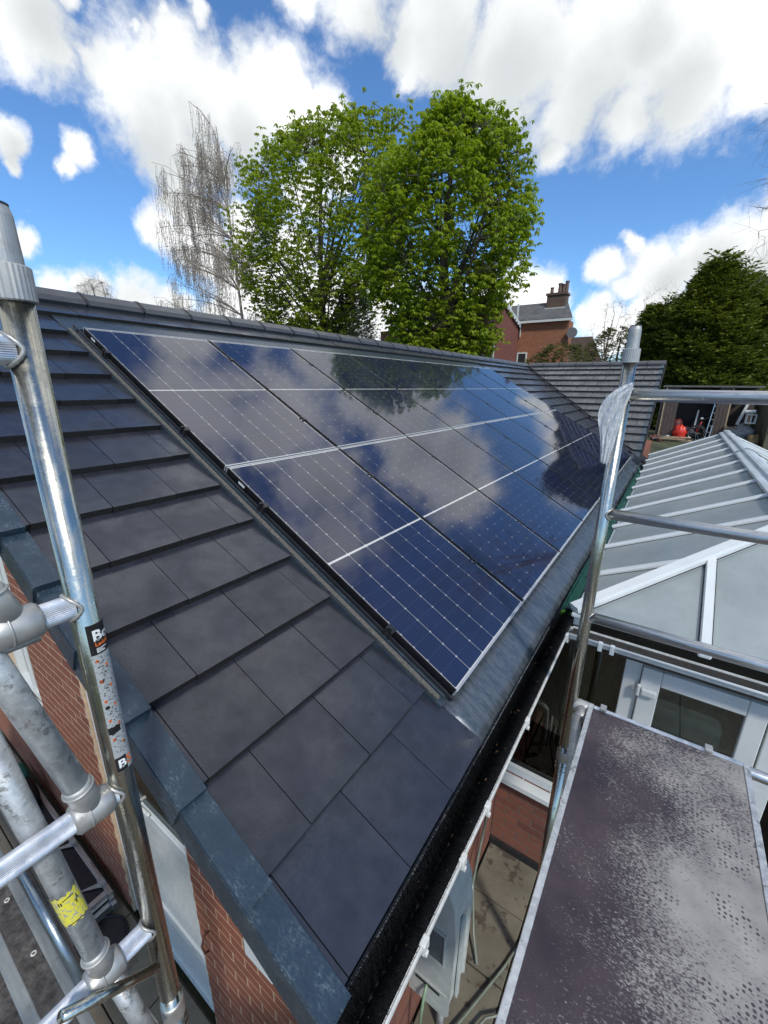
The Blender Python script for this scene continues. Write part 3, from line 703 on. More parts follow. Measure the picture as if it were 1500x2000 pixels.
# ---- walls with bricks
def brick_wall(parent, name, o, u, n, u0, u1, v0, v1, holes, mat, mortar, top=None, limit=290, jut=0.0012, L=0.2, H=0.0715):
    """o origin, u horizontal unit, n outward normal; bricks proud of the mortar face"""
    o, u, n = Vector(o), Vector(u), Vector(n); z = Vector((0, 0, 1))
    mb = MB(); us = sorted({u0, u1, *[h[0] for h in holes], *[h[1] for h in holes]}); us = [x for x in us if u0 <= x <= u1]
    for a, b_ in zip(us[:-1], us[1:]):
        m = (a+b_)/2; cuts = sorted([(h[2], h[3]) for h in holes if h[0] <= m <= h[1]]); lo = v0
        spans = []
        for c0, c1 in cuts:
            if c0 > lo: spans.append((lo, c0))
            lo = max(lo, c1)
        if lo < v1: spans.append((lo, v1))
        for c0, c1 in spans:
            tops = [c1, c1] if top is None or c1 < v1 else [min(c1, top(a)), min(c1, top(b_))]
            P = [o+u*a+z*c0, o+u*b_+z*c0, o+u*b_+z*tops[1], o+u*a+z*tops[0]]
            Q = [p-n*0.11 for p in P]
            mb.add(P+Q, [(0,1,2,3),(7,6,5,4),(0,4,5,1),(1,5,6,2),(2,6,7,3),(3,7,4,0)])
    wall = mb.build(name, mortar, parent)
    gap = 0.0105; cand = []
    row = 0; v = v0+0.004
    while v < v1:
        uu = u0-(L/2 if row % 2 else 0)
        while uu < u1:
            seg = [(max(uu, u0)+gap/2, min(uu+L, u1)-gap/2)]
            for h in holes:
                if v+H > h[2]+0.01 and v < h[3]-0.01:
                    ns_ = []
                    for a, b_ in seg:
                        if b_ <= h[0] or a >= h[1]: ns_.append((a, b_)); continue
                        if a < h[0]-0.02: ns_.append((a, h[0]-0.002))
                        if b_ > h[1]+0.02: ns_.append((h[1]+0.002, b_))
                    seg = ns_
            for a, b_ in seg:
                if b_-a < 0.03: continue
                if top is not None and v+H > top((a+b_)/2): continue
                c = o+u*((a+b_)/2)+z*(v+H/2)
                cand.append((px_size(c, 0.07), a, b_, v))
            uu += L
        v += H; row += 1
    cand.sort(key=lambda t: -t[0]); rest = MB()
    fullb = None
    for i, (s, a, b_, v) in enumerate(cand):
        hw = (b_-a)/2; c = o+u*((a+b_)/2)+z*(v+H/2)+n*(jut+random.uniform(-0.0005, 0.0005)-0.015)
        if i < limit and s > 6:
            if abs(b_-a-(L-gap)) < 1e-4:
                if fullb is None:
                    fullb = MB().obox((0,0,0), u*hw, n*0.015, z*(H-gap)/2).mesh('brick'); fullb.materials.append(mat)
                link('brick', fullb, None, wall, matrix=Matrix.Translation(c))
            else:
                mbb = MB().obox((0,0,0), u*hw, n*0.015, z*(H-gap)/2)
                me = mbb.mesh('brick'); link('brick', me, mat, wall, matrix=Matrix.Translation(c))
        elif s > 0.5: rest.obox(c, u*hw, n*0.015, z*(H-gap)/2)
    if rest.v: rest.build('brickwork', mat, wall, kind='stuff')
    return wall
GY, SX = -0.77, 2.95
gable_top = lambda x: -abs(x+0.66)*TT+0.20
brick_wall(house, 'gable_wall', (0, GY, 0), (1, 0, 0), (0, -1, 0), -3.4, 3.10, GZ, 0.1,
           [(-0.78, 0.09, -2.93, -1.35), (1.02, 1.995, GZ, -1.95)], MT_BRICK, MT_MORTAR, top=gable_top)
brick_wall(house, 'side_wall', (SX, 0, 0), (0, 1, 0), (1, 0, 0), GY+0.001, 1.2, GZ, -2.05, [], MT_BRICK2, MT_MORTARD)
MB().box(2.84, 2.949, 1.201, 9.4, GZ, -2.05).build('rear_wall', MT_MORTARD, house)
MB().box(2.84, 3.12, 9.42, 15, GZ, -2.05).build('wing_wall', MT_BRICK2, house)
MB().box(2.951, 3.164, GY-0.2, 9.0, -2.05, -2.035).build('soffit', MT_WHITE, house)
# verge undercloak and the white boxed eaves end
MB().prism([(-0.7, -1.045), (3.45, -1.045), (3.45, -0.76), (-0.7, -0.76)], RP, -0.19, -0.165).build('verge_soffit', MT_WHITE, house)
MB().box(2.80, 2.93, -0.99, -0.775, -2.12, -1.96).build('eaves_box', MT_WHITE, house, bevel=0.004)
# iron hook on the pier
MB().path([(2.10, -0.772, -3.10), (2.10, -0.80, -3.09), (2.115, -0.825, -3.12), (2.125, -0.82, -3.17), (2.12, -0.80, -3.19)], 0.006, 6).build('wall_hook', simple('rust', (0.10, 0.035, 0.02), 0.8), house, smooth=True)

# gable window (recessed) with inner sill and small tile sill
win = MB(); y0, y1 = -0.70, -0.64
for a in ((-0.78, -0.70, -2.90, -1.35), (0.02, 0.088, -2.90, -1.35), (-0.699, 0.019, -2.90, -2.83), (-0.699, 0.019, -1.42, -1.35)): win.box(a[0], a[1], y0, y1, a[2], a[3])
for a in ((-0.39, -0.32, -2.829, -1.421),): win.box(a[0], a[1], y0, y1, a[2], a[3])
wn = win.build('window', MT_WHITE, house, bevel=0.004)
sash = MB()
for a in ((-0.31, -0.27, -2.82, -1.43), (-0.03, 0.012, -2.82, -1.43), (-0.269, -0.031, -2.82, -2.775), (-0.269, -0.031, -1.475, -1.43)): sash.box(a[0], a[1], y0-0.02, y0-0.001, a[2], a[3])
sash.build('sash', MT_WHITE, wn, bevel=0.003)
MB().box(-0.69, 0.01, -0.655, -0.650, -2.82, -1.43).build('pane', MT_GLASS, wn)
MB().box(-0.70, 0.02, -0.60, -0.59, -2.9, -1.3).build('window_backing', simple('dark_room', (0.03, 0.035, 0.03), 0.6), wn)
MB().box(-0.775, 0.086, -0.80, -0.701, -2.945, -2.91).build('window_sill', MT_WHITE, house, bevel=0.004)
tsill = MB().box(-0.80, 0.12, -0.83, -0.772, -3.02, -2.985).build('tile_sill', MT_MORTARD, house)
MT_QTILE = simple('grey_quarry_tile', (0.13, 0.10, 0.095), 0.7, 0, 0.2, randv=0.2)
x = -0.80
while x < 0.10:
    MB().obox((x+0.0265, -0.805, -2.972), (0.024, 0, 0), (0, 0.030, 0.006), (0, 0, 0.009)).build('sill_tile', MT_QTILE, tsill); x += 0.055
# glazed door in the gable
dr = thing('glazed_door', 'white framed glazed door in the gable wall with lever handle', 'door', (1.5, GY+0.02, GZ))
dfm = MB(); dy0, dy1 = -0.755, -0.70
for a in ((1.03, 1.085, GZ+0.02, -1.96), (1.945, 1.99, GZ+0.02, -1.96), (1.086, 1.944, -2.00, -1.96), (1.086, 1.944, -2.775, -2.70), (1.086, 1.944, -3.60, -3.53), (1.086, 1.944, GZ+0.02, GZ+0.10)):
    dfm.box(a[0], a[1], dy0, dy1, a[2], a[3])
dfm.build('frame', MT_WHITE, dr, bevel=0.004)
MB().box(1.087, 1.943, -0.735, -0.729, -2.699, -2.001).build('glass_pane', glass_material('dark_reflecting_glass', (0.55, 0.65, 0.60), 0.02, 1.22), dr)
MB().box(1.05, 1.98, -0.64, -0.63, -2.72, -1.98).build('dark_interior', simple('dark_green_interior', (0.02, 0.035, 0.028), 0.6, 0, 0.5, 4), dr)
MB().box(1.087, 1.943, -0.742, -0.722, -3.529, -2.776).build('upper_panel', MT_FROST, dr)
MB().box(1.087, 1.943, -0.742, -0.722, GZ+0.101, -3.601).build('lower_panel', MT_FROST, dr)
MB().path([(1.60, -0.757, -2.55), (1.60, -0.80, -2.55), (1.62, -0.805, -2.545), (1.74, -0.805, -2.53)], 0.010, 8).build('handle', MT_WHITED, dr, smooth=True)

# ------------------------------------------------------------------ solar panels
PW, PL = 0.992, 1.732; WP_, LP_ = 1.006, 1.7437
cellme = {}
def uvmesh(P, uvs):
    me = bpy.data.meshes.new('cell_string'); me.from_pydata(P, [], [(0, 1, 2, 3)]); me.update()
    uvl = me.uv_layers.new(name='UVMap')
    for i, uv in enumerate(uvs): uvl.data[i].uv = uv
    me.materials.append(MT_CELL); return me
mg = 0.008; fr = 0.008
cw = (PW-2*fr-2*mg*0.8)/6; half = (PL-2*fr-2*mg-0.013)/2
def local_panel():
    d = {}
    e = MB(); e.box(0, fr, 0.0, PW, -0.034, 0).box(PL-fr, PL, 0.0, PW, -0.034, 0); d['end_frame'] = None; e1 = MB().box(0, fr, 0.0, PW, -0.034, 0); e2 = MB().box(PL-fr, PL, 0.0, PW, -0.034, 0)
    s = MB(); s.box(fr+0.0005, PL-fr-0.0005, 0, fr, -0.034, -0.0006).box(fr+0.0005, PL-fr-0.0005, PW-fr, PW, -0.034, -0.0006); s1 = MB().box(fr+0.0005, PL-fr-0.0005, 0, fr, -0.034, -0.0006); s2 = MB().box(fr+0.0005, PL-fr-0.0005, PW-fr, PW, -0.034, -0.0006)
    d.pop('end_frame')
    for nm_, q_, mt_ in (('end_frame', e1, MT_FRS), ('end_frame ', e2, MT_FRS), ('side_frame', s1, MT_FRB), ('side_frame ', s2, MT_FRB)): d[nm_] = (q_.mesh(nm_.strip()), mt_)
    b = MB(); b.box(fr, PL-fr, fr, PW-fr, -0.012, -0.0065); d['backsheet'] = (b.mesh('backsheet'), MT_BACK)
    gl = MB(); gl.add([(fr, fr, -0.0018), (PL-fr, fr, -0.0018), (PL-fr, PW-fr, -0.0018), (fr, PW-fr, -0.0018)], [(0,1,2,3)]); d['glass'] = (gl.mesh('glass'), MT_PVGLASS)
    for k in d: d[k][0].materials.append(d[k][1])
    strings = []
    for h in range(2):
        x0 = fr+mg+h*(half+0.013); x1 = x0+half
        for c in range(6):
            y0 = fr+mg*0.8+c*cw+0.0017; y1 = y0+cw-0.0034
            strings.append(uvmesh([(x0, y0, -0.0045), (x1, y0, -0.0045), (x1, y1, -0.0045), (x0, y1, -0.0045)], [(0, 0), (0, 10), (1, 10), (1, 0)]))
    cm = []
    for xx in (0.36, 1.33):
        cl = MB(); cl.box(xx-0.022, xx+0.022, -0.012, 0.010, -0.03, 0.0035).box(xx-0.022, xx-0.012, -0.03, -0.0121, -0.045, 0.006).box(xx+0.012, xx+0.022, -0.03, -0.0121, -0.045, 0.006)
        cq = cl.mesh('clamp'); cq.materials.append(MT_DARKPL); cm.append(cq)
    tg = MB().box(0.12, 0.175, -0.0012, -0.0002, -0.027, -0.013).mesh('rating_sticker'); tg.materials.append(MT_WHITE)
    return d, strings, cm, tg
PD, PSTR, PCL, PTG = local_panel()
col_words = ['nearest', 'second', 'third', 'fourth', 'fifth', 'sixth', 'seventh', 'farthest']
for r in range(2):
    for c in range(8):
        t = thing('solar_panel', '%s panel of the %s row, counted away from the near gable' % (col_words[c], ['upper', 'lower'][r]) if c not in (0, 7) else '%s dark blue panel in the %s row of the roof array' % (col_words[c], ['upper', 'lower'][r]),
                  'solar panel', group='solar panels on the roof')
        m = Matrix.Translation(RP(r*LP_+0.006, c*WP_+0.007, random.uniform(-0.0015, 0.0015))) @ Matrix.Rotation(TH+random.uniform(-0.0012, 0.0012), 4, 'Y') @ Matrix.Rotation(random.uniform(-0.0012, 0.0012), 4, 'X')
        t.matrix_basis = m
        def ch_(name, me):
            o = bpy.data.objects.new(name.strip(), me); COL.objects.link(o); o.parent = t; return o
        for k, (me, _) in PD.items(): ch_(k, me)
        for me in PSTR: ch_('cell_string', me)
        [ch_('clamp', q_) for q_ in PCL]; ch_('rating_sticker', PTG)

# ------------------------------------------------------------------ conservatory
cons = thing('conservatory', 'white conservatory with pale polycarbonate roof beside the tiled house', 'conservatory', (4.4, 5.0, GZ))
EX0, EX1, EY0, EY1, EZ, SL = 3.33, 5.71, 1.28, 9.30, -1.775, 0.458
RXC = (EX0+EX1)/2; RZC = EZ+SL*(RXC-EX0)
zl = lambda x: EZ+SL*(x-EX0); zr = lambda x: EZ+SL*(EX1-x); zf = lambda y: EZ+SL*(y-EY0)
def poly_sheet(P, uvs):
    me = bpy.data.meshes.new('roof_panel'); n = len(P)
    me.from_pydata(P, [], [tuple(range(n))]); me.update(); l = me.uv_layers.new(name='UVMap')
    for i, uv in enumerate(uvs): l.data[i].uv = uv
    o = link('roof_panel', me, MT_POLY, cons); sd = o.modifiers.new('thick', 'SOLIDIFY'); sd.thickness = 0.016; sd.offset = -1; return o
bars = [1.896+0.717*i for i in range(11)]; bars[-1] = 9.27
HY = EY0+(RXC-EX0)
edges = [EY0]+bars
for side in (0, 1):
    zz = zl if side == 0 else zr; ex = EX0 if side == 0 else EX1
    for a, b_ in zip(edges[:-1], edges[1:]):
        P = [(0, a), (RXC-EX0, a), (RXC-EX0, b_), (0, b_)]
        P = clip(P, 1, -1, -EY0)      # u - y <= -EY0 keeps behind the hip
        if len(P) < 3: continue
        pts = [((EX0+u if side == 0 else EX1-u), y, EZ+SL*u) for u, y in P]
        uvs = [((y-a)/0.717, u) for u, y in P]
        if side: pts = pts[::-1]; uvs = uvs[::-1]
        poly_sheet(pts, uvs)
fbars = [EX0, 4.0, 4.70, 5.05, EX1]
for a, b_ in zip(fbars[:-1], fbars[1:]):
    P = [(a, 0), (b_, 0), (b_, 1.19), (a, 1.19)]; P = clip(P, -1, 1, -EX0); P = clip(P, 1, 1, EX1)
    if len(P) < 3: continue
    poly_sheet([(x, EY0+v, EZ+SL*v) for x, v in P], [((x-a)/0.717, v) for x, v in P])
def bar(p, q, w=0.05, h=0.03, name='glazing_bar', lift=0.016):
    p, q = Vector(p), Vector(q); d = (q-p).normalized(); sd = d.cross(Vector((0,0,1))).normalized(); u = sd.cross(d)
    if u.z < 0: u = -u
    mb = MB().sweep([(-w/2, -0.01), (-w/2, h*0.55), (-w/2+0.006, h), (w/2-0.006, h), (w/2, h*0.55), (w/2, -0.01), (-w/2, -0.01)], p+u*lift*0, q, sd, u)
    mb.add([p-sd*w/2-u*0.01, p+sd*w/2-u*0.01, p+sd*w/2+u*h, p-sd*w/2+u*h], [(0,1,2,3)])
    MB().beam(p+u*0.001, q+u*0.001, w+0.014, 0.004, u).build('seam_shadow', MT_DARKPL, cons)  # dark strip wider than the bar, stands in for its seam shadow
    return mb.build(name, MT_WHITE, cons)
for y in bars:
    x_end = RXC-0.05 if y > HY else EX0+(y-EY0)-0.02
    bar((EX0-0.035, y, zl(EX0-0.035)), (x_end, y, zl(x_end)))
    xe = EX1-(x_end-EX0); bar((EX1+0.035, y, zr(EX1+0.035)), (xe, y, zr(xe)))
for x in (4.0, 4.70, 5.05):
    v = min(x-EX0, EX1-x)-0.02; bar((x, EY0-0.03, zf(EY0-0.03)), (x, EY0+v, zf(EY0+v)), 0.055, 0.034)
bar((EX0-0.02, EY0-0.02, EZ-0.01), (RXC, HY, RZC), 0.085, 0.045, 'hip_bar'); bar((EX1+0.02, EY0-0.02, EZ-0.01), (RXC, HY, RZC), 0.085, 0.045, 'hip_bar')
rcprof = [(-0.115, -0.03), (-0.115, 0.0), (-0.06, 0.022), (-0.045, 0.05), (-0.02, 0.062), (0.02, 0.062), (0.045, 0.05), (0.06, 0.022), (0.115, 0.0), (0.115, -0.03)]
rc = MB().sweep(rcprof, (RXC, HY-0.05, RZC), (RXC, EY1+0.03, RZC), (1, 0, 0), (0, 0, 1))
rc.add([(RXC+u, EY1+0.03, RZC+w) for u, w in rcprof], [tuple(range(len(rcprof)))])
rc.build('ridge_cap', alu_material('ridge_cap_finish', (0.70, 0.76, 0.77), 0.35, (6, 0.6, 6), 0.06, 0.25), cons, smooth=False)
MB().path([(RXC-0.12, 6.05, RZC+0.012), (RXC-0.05, 6.04, RZC+0.055), (RXC, 6.06, RZC+0.072), (RXC+0.05, 6.03, RZC+0.055), (RXC+0.2, 5.9, RZC-0.04), (RXC+0.42, 5.5, RZC-0.15)], 0.008, 6).build('ridge_strap', MT_RAIL, cons, smooth=True)
# eaves beams, front gutter, frames
MB().box(EX0-0.02, EX0+0.03, EY0, EY1, EZ-0.12, EZ-0.018).build('eaves_beam', MT_WHITE, cons, bevel=0.004); MB().box(EX1-0.03, EX1+0.02, EY0, EY1, EZ-0.12, EZ-0.018).build('eaves_beam', MT_WHITE, cons, bevel=0.004)
ev = MB().box(EX0+0.031, EX1-0.031, EY0-0.02, EY0+0.03, EZ-0.06, EZ-0.018); ev.build('eaves_beam', MT_WHITE, cons, bevel=0.004)
MB().box(EX0-0.03, EX1+0.02, EY0-0.055, EY0-0.021, EZ-0.035, EZ-0.012).build('front_trim', MT_WHITE, cons, bevel=0.003)
cg = MB().sweep(gutter_profile(0.105, 0.06), (3.325, 1.205, GT), (6.0, 1.205, GT), (0, -1, 0), (0, 0, 1)).build('front_gutter', MT_WHITED, cons)
MB().path([(3.32, 1.094, GT-0.004), (6.0, 1.094, GT-0.004)], 0.009, 8).build('gutter_roll', MT_WHITE, cg, smooth=True)
for x in (3.50, 3.565, 4.9):
    MB().box(x-0.012, x+0.012, 1.078, 1.10, GT-0.05, GT+0.010).build('gutter_union', MT_WHITE, cg, bevel=0.003)
MB().box(3.33, 6.0, 1.1045, 1.2005, GT-0.054, GT-0.012).build('gutter_silt', simple('black_silt', (0.02, 0.017, 0.014), 0.6, 0, 0.6, 40), cg)
MB().box(3.97, 4.035, 1.20, 1.27, EZ-0.05, EZ-0.005).build('bar_end_cap', MT_WHITE, cons, bevel=0.01)
FY0, FY1 = 1.205, 1.265
fm = MB()
for a in ((2.951, 3.00, -3.27, -1.965), (3.645, 3.735, GZ+0.02, -1.965), (4.34, 4.43, GZ+0.02, -1.965), (5.62, 5.70, -3.27, -1.965), (2.951, 5.70, -1.964, -1.90), (3.001, 3.644, -3.27, -3.20), (4.431, 5.619, -3.27, -3.20)):
    MB().box(a[0], a[1], FY0, FY1, a[2], a[3]).build('frame_member', MT_WHITE, cons, bevel=0.005)
ic = MB().box(2.951, 5.70, 1.17, 1.204, -1.955, -1.925).build('head_trim', MT_WHITE, cons, bevel=0.004)
MB().box(3.001, 3.644, 1.235, 1.239, -3.199, -1.965).build('side_pane', glass_material('side_window_glass', (0.78, 0.8, 0.74), 0.01, 1.5), cons)
MB().box(4.431, 5.619, 1.235, 1.239, -3.199, -1.965).build('side_pane', MT_GLASS, cons)
MB().box(2.951, 3.70, 1.12, 1.27, -3.32, -3.271).build('window_sill', MT_WHITE, cons, bevel=0.006)
MB().box(4.431, 5.72, 1.12, 1.27, -3.32, -3.271).build('window_sill', MT_WHITE, cons, bevel=0.006)
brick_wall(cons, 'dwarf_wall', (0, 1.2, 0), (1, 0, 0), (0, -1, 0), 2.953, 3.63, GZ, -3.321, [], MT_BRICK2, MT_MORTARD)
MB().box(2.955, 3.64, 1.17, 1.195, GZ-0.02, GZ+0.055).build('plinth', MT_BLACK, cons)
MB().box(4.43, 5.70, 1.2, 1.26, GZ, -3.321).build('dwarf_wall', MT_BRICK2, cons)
MB().box(5.64, 5.70, 1.27, EY1, GZ, EZ-0.13).build('far_frame', MT_WHITE, cons)
MB().box(2.952, 5.63, 9.2, 9.26, GZ, EZ-0.13).build('end_wall', MT_WHITE, cons)
# door leaf
door = MB()
for a in ((3.738, 3.84, GZ+0.03, -1.985), (4.235, 4.325, GZ+0.03, -1.985), (3.8405, 4.2345, -2.085, -1.985), (3.8405, 4.2345, GZ+0.03, GZ+0.2)):
    door.box(a[0], a[1], 1.185, 1.235, a[2], a[3])
dl = door.build('door', MT_WHITE, cons, bevel=0.006)
MB().box(3.8405, 4.2345, 1.212, 1.216, GZ+0.2, -2.086).build('pane', MT_GLASS, dl)
hg = MB().box(3.725, 3.745, 1.160, 1.184, -2.18, -2.10).box(3.75, 3.83, 1.158, 1.184, -2.165, -2.12).build('hinge', MT_WHITE, dl, bevel=0.008)
# inside the conservatory: tiled floor, blind, patterned sofa
fl_ = structure(MB().box(2.96, 5.63, 1.27, 9.19, GZ-0.02, GZ+0.0).build('conservatory_floor', MT_MORTARD))
MT_FT = simple('beige_floor_tile', (0.34, 0.31, 0.25), 0.25, 0, 0.12, 5, randv=0.08)
for i in range(7):
    for j in range(6):
        MB().box(2.97+i*0.33, 3.295+i*0.33, 1.28+j*0.33, 1.605+j*0.33, GZ+0.001, GZ+0.012).build('floor_tile', MT_FT, fl_)
bl = thing('window_blind', 'olive brown pleated blind hanging inside the left conservatory window', 'blind', (3.3, 1.33, -1.98))
MT_BL = simple('olive_blind_fabric', (0.135, 0.10, 0.05), 0.8, 0, 0.25, 9, 0.2, 200)
sl_me = MB().box(-0.004, 0.004, -0.008, 0.008, -1.16, 0).mesh('blind_slat'); sl_me.materials.append(MT_BL)
for i in range(15):
    m = Matrix.Translation((3.02+i*0.043, 1.33, -1.985)) @ Matrix.Rotation(math.radians(62 if i % 3 else 50), 4, 'Z') @ Matrix.Diagonal((1, 3.4, 1, 1))
    link('blind_slat', sl_me, None, bl, matrix=m)
chn = MB()
for i in range(7):
    c0 = 3.03+i*0.088; chn.path([(c0+0.088*t/6, 1.30, -3.15+0.022*(1-4*(t/6-0.5)**2)*-1) for t in range(7)], 0.002, 4)
chn.build('bead_chain', MT_WHITED, bl)
sofa = thing('sofa', 'pale sofa with dark leaf pattern seen through the conservatory door', 'sofa', (4.05, 2.0, GZ))
MT_SOFA = simple('pale_sofa_fabric', (0.33, 0.32, 0.28), 0.9, 0, 0.12, 6)
MB().box(3.75, 4.36, 1.62, 2.12, GZ+0.25, GZ+0.62).build('seat', MT_SOFA, sofa, bevel=0.05, segs=3)
MB().box(3.75, 4.36, 2.13, 2.32, GZ+0.25, GZ+1.15).build('backrest', MT_SOFA, sofa, bevel=0.05, segs=3)
MB().box(3.77, 4.34, 1.64, 2.10, GZ+0.02, GZ+0.24).build('base', simple('dark_brown_wood', (0.05, 0.03, 0.022), 0.5), sofa)
lp = MB()
for (cx, cy, a, s) in ((3.87, 1.80, 0.4, 0.10), (4.0, 1.87, 1.2, 0.11), (4.12, 1.92, 1.9, 0.10), (3.93, 1.72, 2.4, 0.08), (4.2, 1.78, 0.8, 0.09)):
    n = 12; lp.prism([(cx+s*math.cos(t)*math.cos(a)-s*0.42*math.sin(t)*math.sin(a), cy+s*math.cos(t)*math.sin(a)+s*0.42*math.sin(t)*math.cos(a)) for t in [2*PI*i/n for i in range(n)]], lambda u, v, h: (u, v, h), GZ+0.621, GZ+0.624)
lp.build('leaf_pattern', simple('dark_leaf_print', (0.05, 0.035, 0.03), 0.9), sofa)

# box gutter gap between the buildings: dark lining, rolled green netting
MB().box(3.205, 3.309, 1.28, 9.0, -1.99, -1.975).build('box_gutter', MT_BLACK, cons)
net = thing('plastic_mesh_roll', 'roll of dark green plastic garden mesh in the gap beside the conservatory roof', 'garden mesh', (3.26, 4.2, -1.9))
MT_NET = simple('dark_green_plastic', (0.01, 0.10, 0.065), 0.35, 0, 0.3)
nm = MB(); nc = (3.268, -1.855)
for k in range(26):
    a = 2*PI*k/26; R = 0.048+0.004*math.sin(k*1.7); nm.path([(nc[0]+R*math.cos(a)+0.004*math.sin(y*3+k), y, nc[1]+R*math.sin(a)) for y in np.linspace(1.32, 7.3, 30)], 0.0026, 3, cap=False)
for i in range(230):
    y = 1.33+i*0.026; nm.torus((nc[0], y, nc[1]), (0, 1, 0), 0.049+0.003*math.sin(i), 0.0018, 14, 3)
nm.build('mesh', MT_NET, net)
MB().path([(nc[0]-0.002, y, nc[1]) for y in (1.34, 7.28)], 0.036, 10).build('inner_roll', simple('dark_green_inner', (0.006, 0.05, 0.035), 0.5), net)
MB().torus((nc[0]-0.01, 1.305, nc[1]+0.004), (0, 1, 0.2), 0.026, 0.012, 20, 8, a1=5.2).build('end_ring', simple('lime_green_plastic', (0.16, 0.42, 0.03), 0.35), net, smooth=True)
MB().path([(3.25, 7.35, -1.80), (3.22, 7.2, -1.765), (3.27, 7.0, -1.76), (3.315, 6.9, -1.80)], 0.016, 6).build('loose_fold', MT_NET, net, smooth=True)

# ------------------------------------------------------------------ things on the side wall
bx = thing('wall_box', 'grey plastic wall cabinet with recessed handle below the white gutter', 'utility box', (3.04, -0.15, -3.9))
body = MB(); prof = [(2.952, -3.60), (3.160, -3.60), (3.178, -3.57), (3.182, -2.98), (3.165, -2.78), (3.12, -2.66), (3.05, -2.60), (2.952, -2.57)]
n = len(prof); V = [(x, -0.15, z) for x, z in prof]+[(x, 0.06, z) for x, z in prof]
body.add(V, [(i, (i+1) % n, n+(i+1) % n, n+i) for i in range(n)]+[tuple(range(n)), tuple(reversed(range(n, 2*n)))])
MT_BOX = simple('grey_box_plastic', (0.42, 0.44, 0.41), 0.5, 0, 0.15, 14, 0.1, 80)
bd = body.build('body', MT_BOX, bx, bevel=0.014, segs=3)
MB().box(3.1835, 3.200, -0.06, -0.03, -3.58, -2.95).build('side_flange', MT_BOX, bx, bevel=0.004)
for a in ((3.035, 3.150, -3.215, -3.205), (3.035, 3.150, -2.985, -2.975), (3.035, 3.045, -3.2045, -2.9855), (3.140, 3.150, -3.2045, -2.9855)):
    MB().box(a[0], a[1], -0.160, -0.1505, a[2], a[3]).build('handle_surround', MT_BOX, bx, bevel=0.002)
MB().box(3.046, 3.139, -0.1535, -0.1505, -3.204, -2.986).build('handle_recess', simple('dark_grey_recess', (0.13, 0.14, 0.135), 0.6), bx)
MB().box(2.99, 3.135, -0.1535, -0.1505, -3.47, -3.452).build('slot', MT_BLACK, bx)
MB().box(2.96, 3.172, -0.1575, -0.1505, -3.425, -3.418).build('lid_seam', MT_BOX, bx, bevel=0.002)
pp = MB().path([(2.955, 0.34, -3.30), (3.06, 0.34, -3.31), (3.085, 0.33, -3.33), (3.09, 0.30, -3.37), (3.09, 0.22, -3.60), (3.08, 0.16, -4.0)], 0.026, 12)
tag(pp.build('overflow_pipe', MT_WHITED, smooth=True), 'dirty white elbowed pipe coming down the wall beside the grey cabinet', 'pipe')
p2 = MB().path([(3.10, -0.02, -3.60), (3.10, -0.02, GZ+0.02)], 0.022, 10)
tag(p2.build('waste_pipe', MT_WHITED, smooth=True), 'short white pipe running from the underside of the grey cabinet to the ground', 'pipe')
MT_HOSE = simple('grey_green_hose', (0.16, 0.18, 0.14), 0.4)
h1 = MB().path([(2.99, 1.12, -2.9), (3.0, 0.85, -3.4), (3.02, 0.62, -3.75), (3.10, 0.48, -3.98), (3.18, 0.36, GZ+0.02)], 0.009, 8)
h1.path([(3.55, 1.0, GZ+0.02), (3.42, 0.80, GZ+0.02), (3.33, 0.45, GZ+0.02), (3.22, 0.12, GZ+0.03), (3.14, -0.1, GZ+0.03), (3.13, -0.35, GZ+0.03)], 0.008, 8)
h1.path([(3.72, 0.35, GZ+0.02), (3.5, 0.33, GZ+0.03), (3.32, 0.15, GZ+0.045), (3.2, -0.12, GZ+0.03), (3.16, -0.5, GZ+0.03)], 0.008, 8)
tag(h1.build('garden_hose', MT_HOSE, smooth=True), 'thin grey-green garden hose curling over the patio slabs by the wall', 'hose')
h2 = MB().path([(3.06, -0.154, -3.458), (3.062, -0.185, -3.50), (3.06, -0.20, -3.62), (3.04, -0.20, GZ+0.02)], 0.008, 8)
tag(h2.build('green_hose', simple('pale_green_hose', (0.20, 0.30, 0.19), 0.4), smooth=True), 'pale green hose coming out of the slot of the grey cabinet', 'hose')

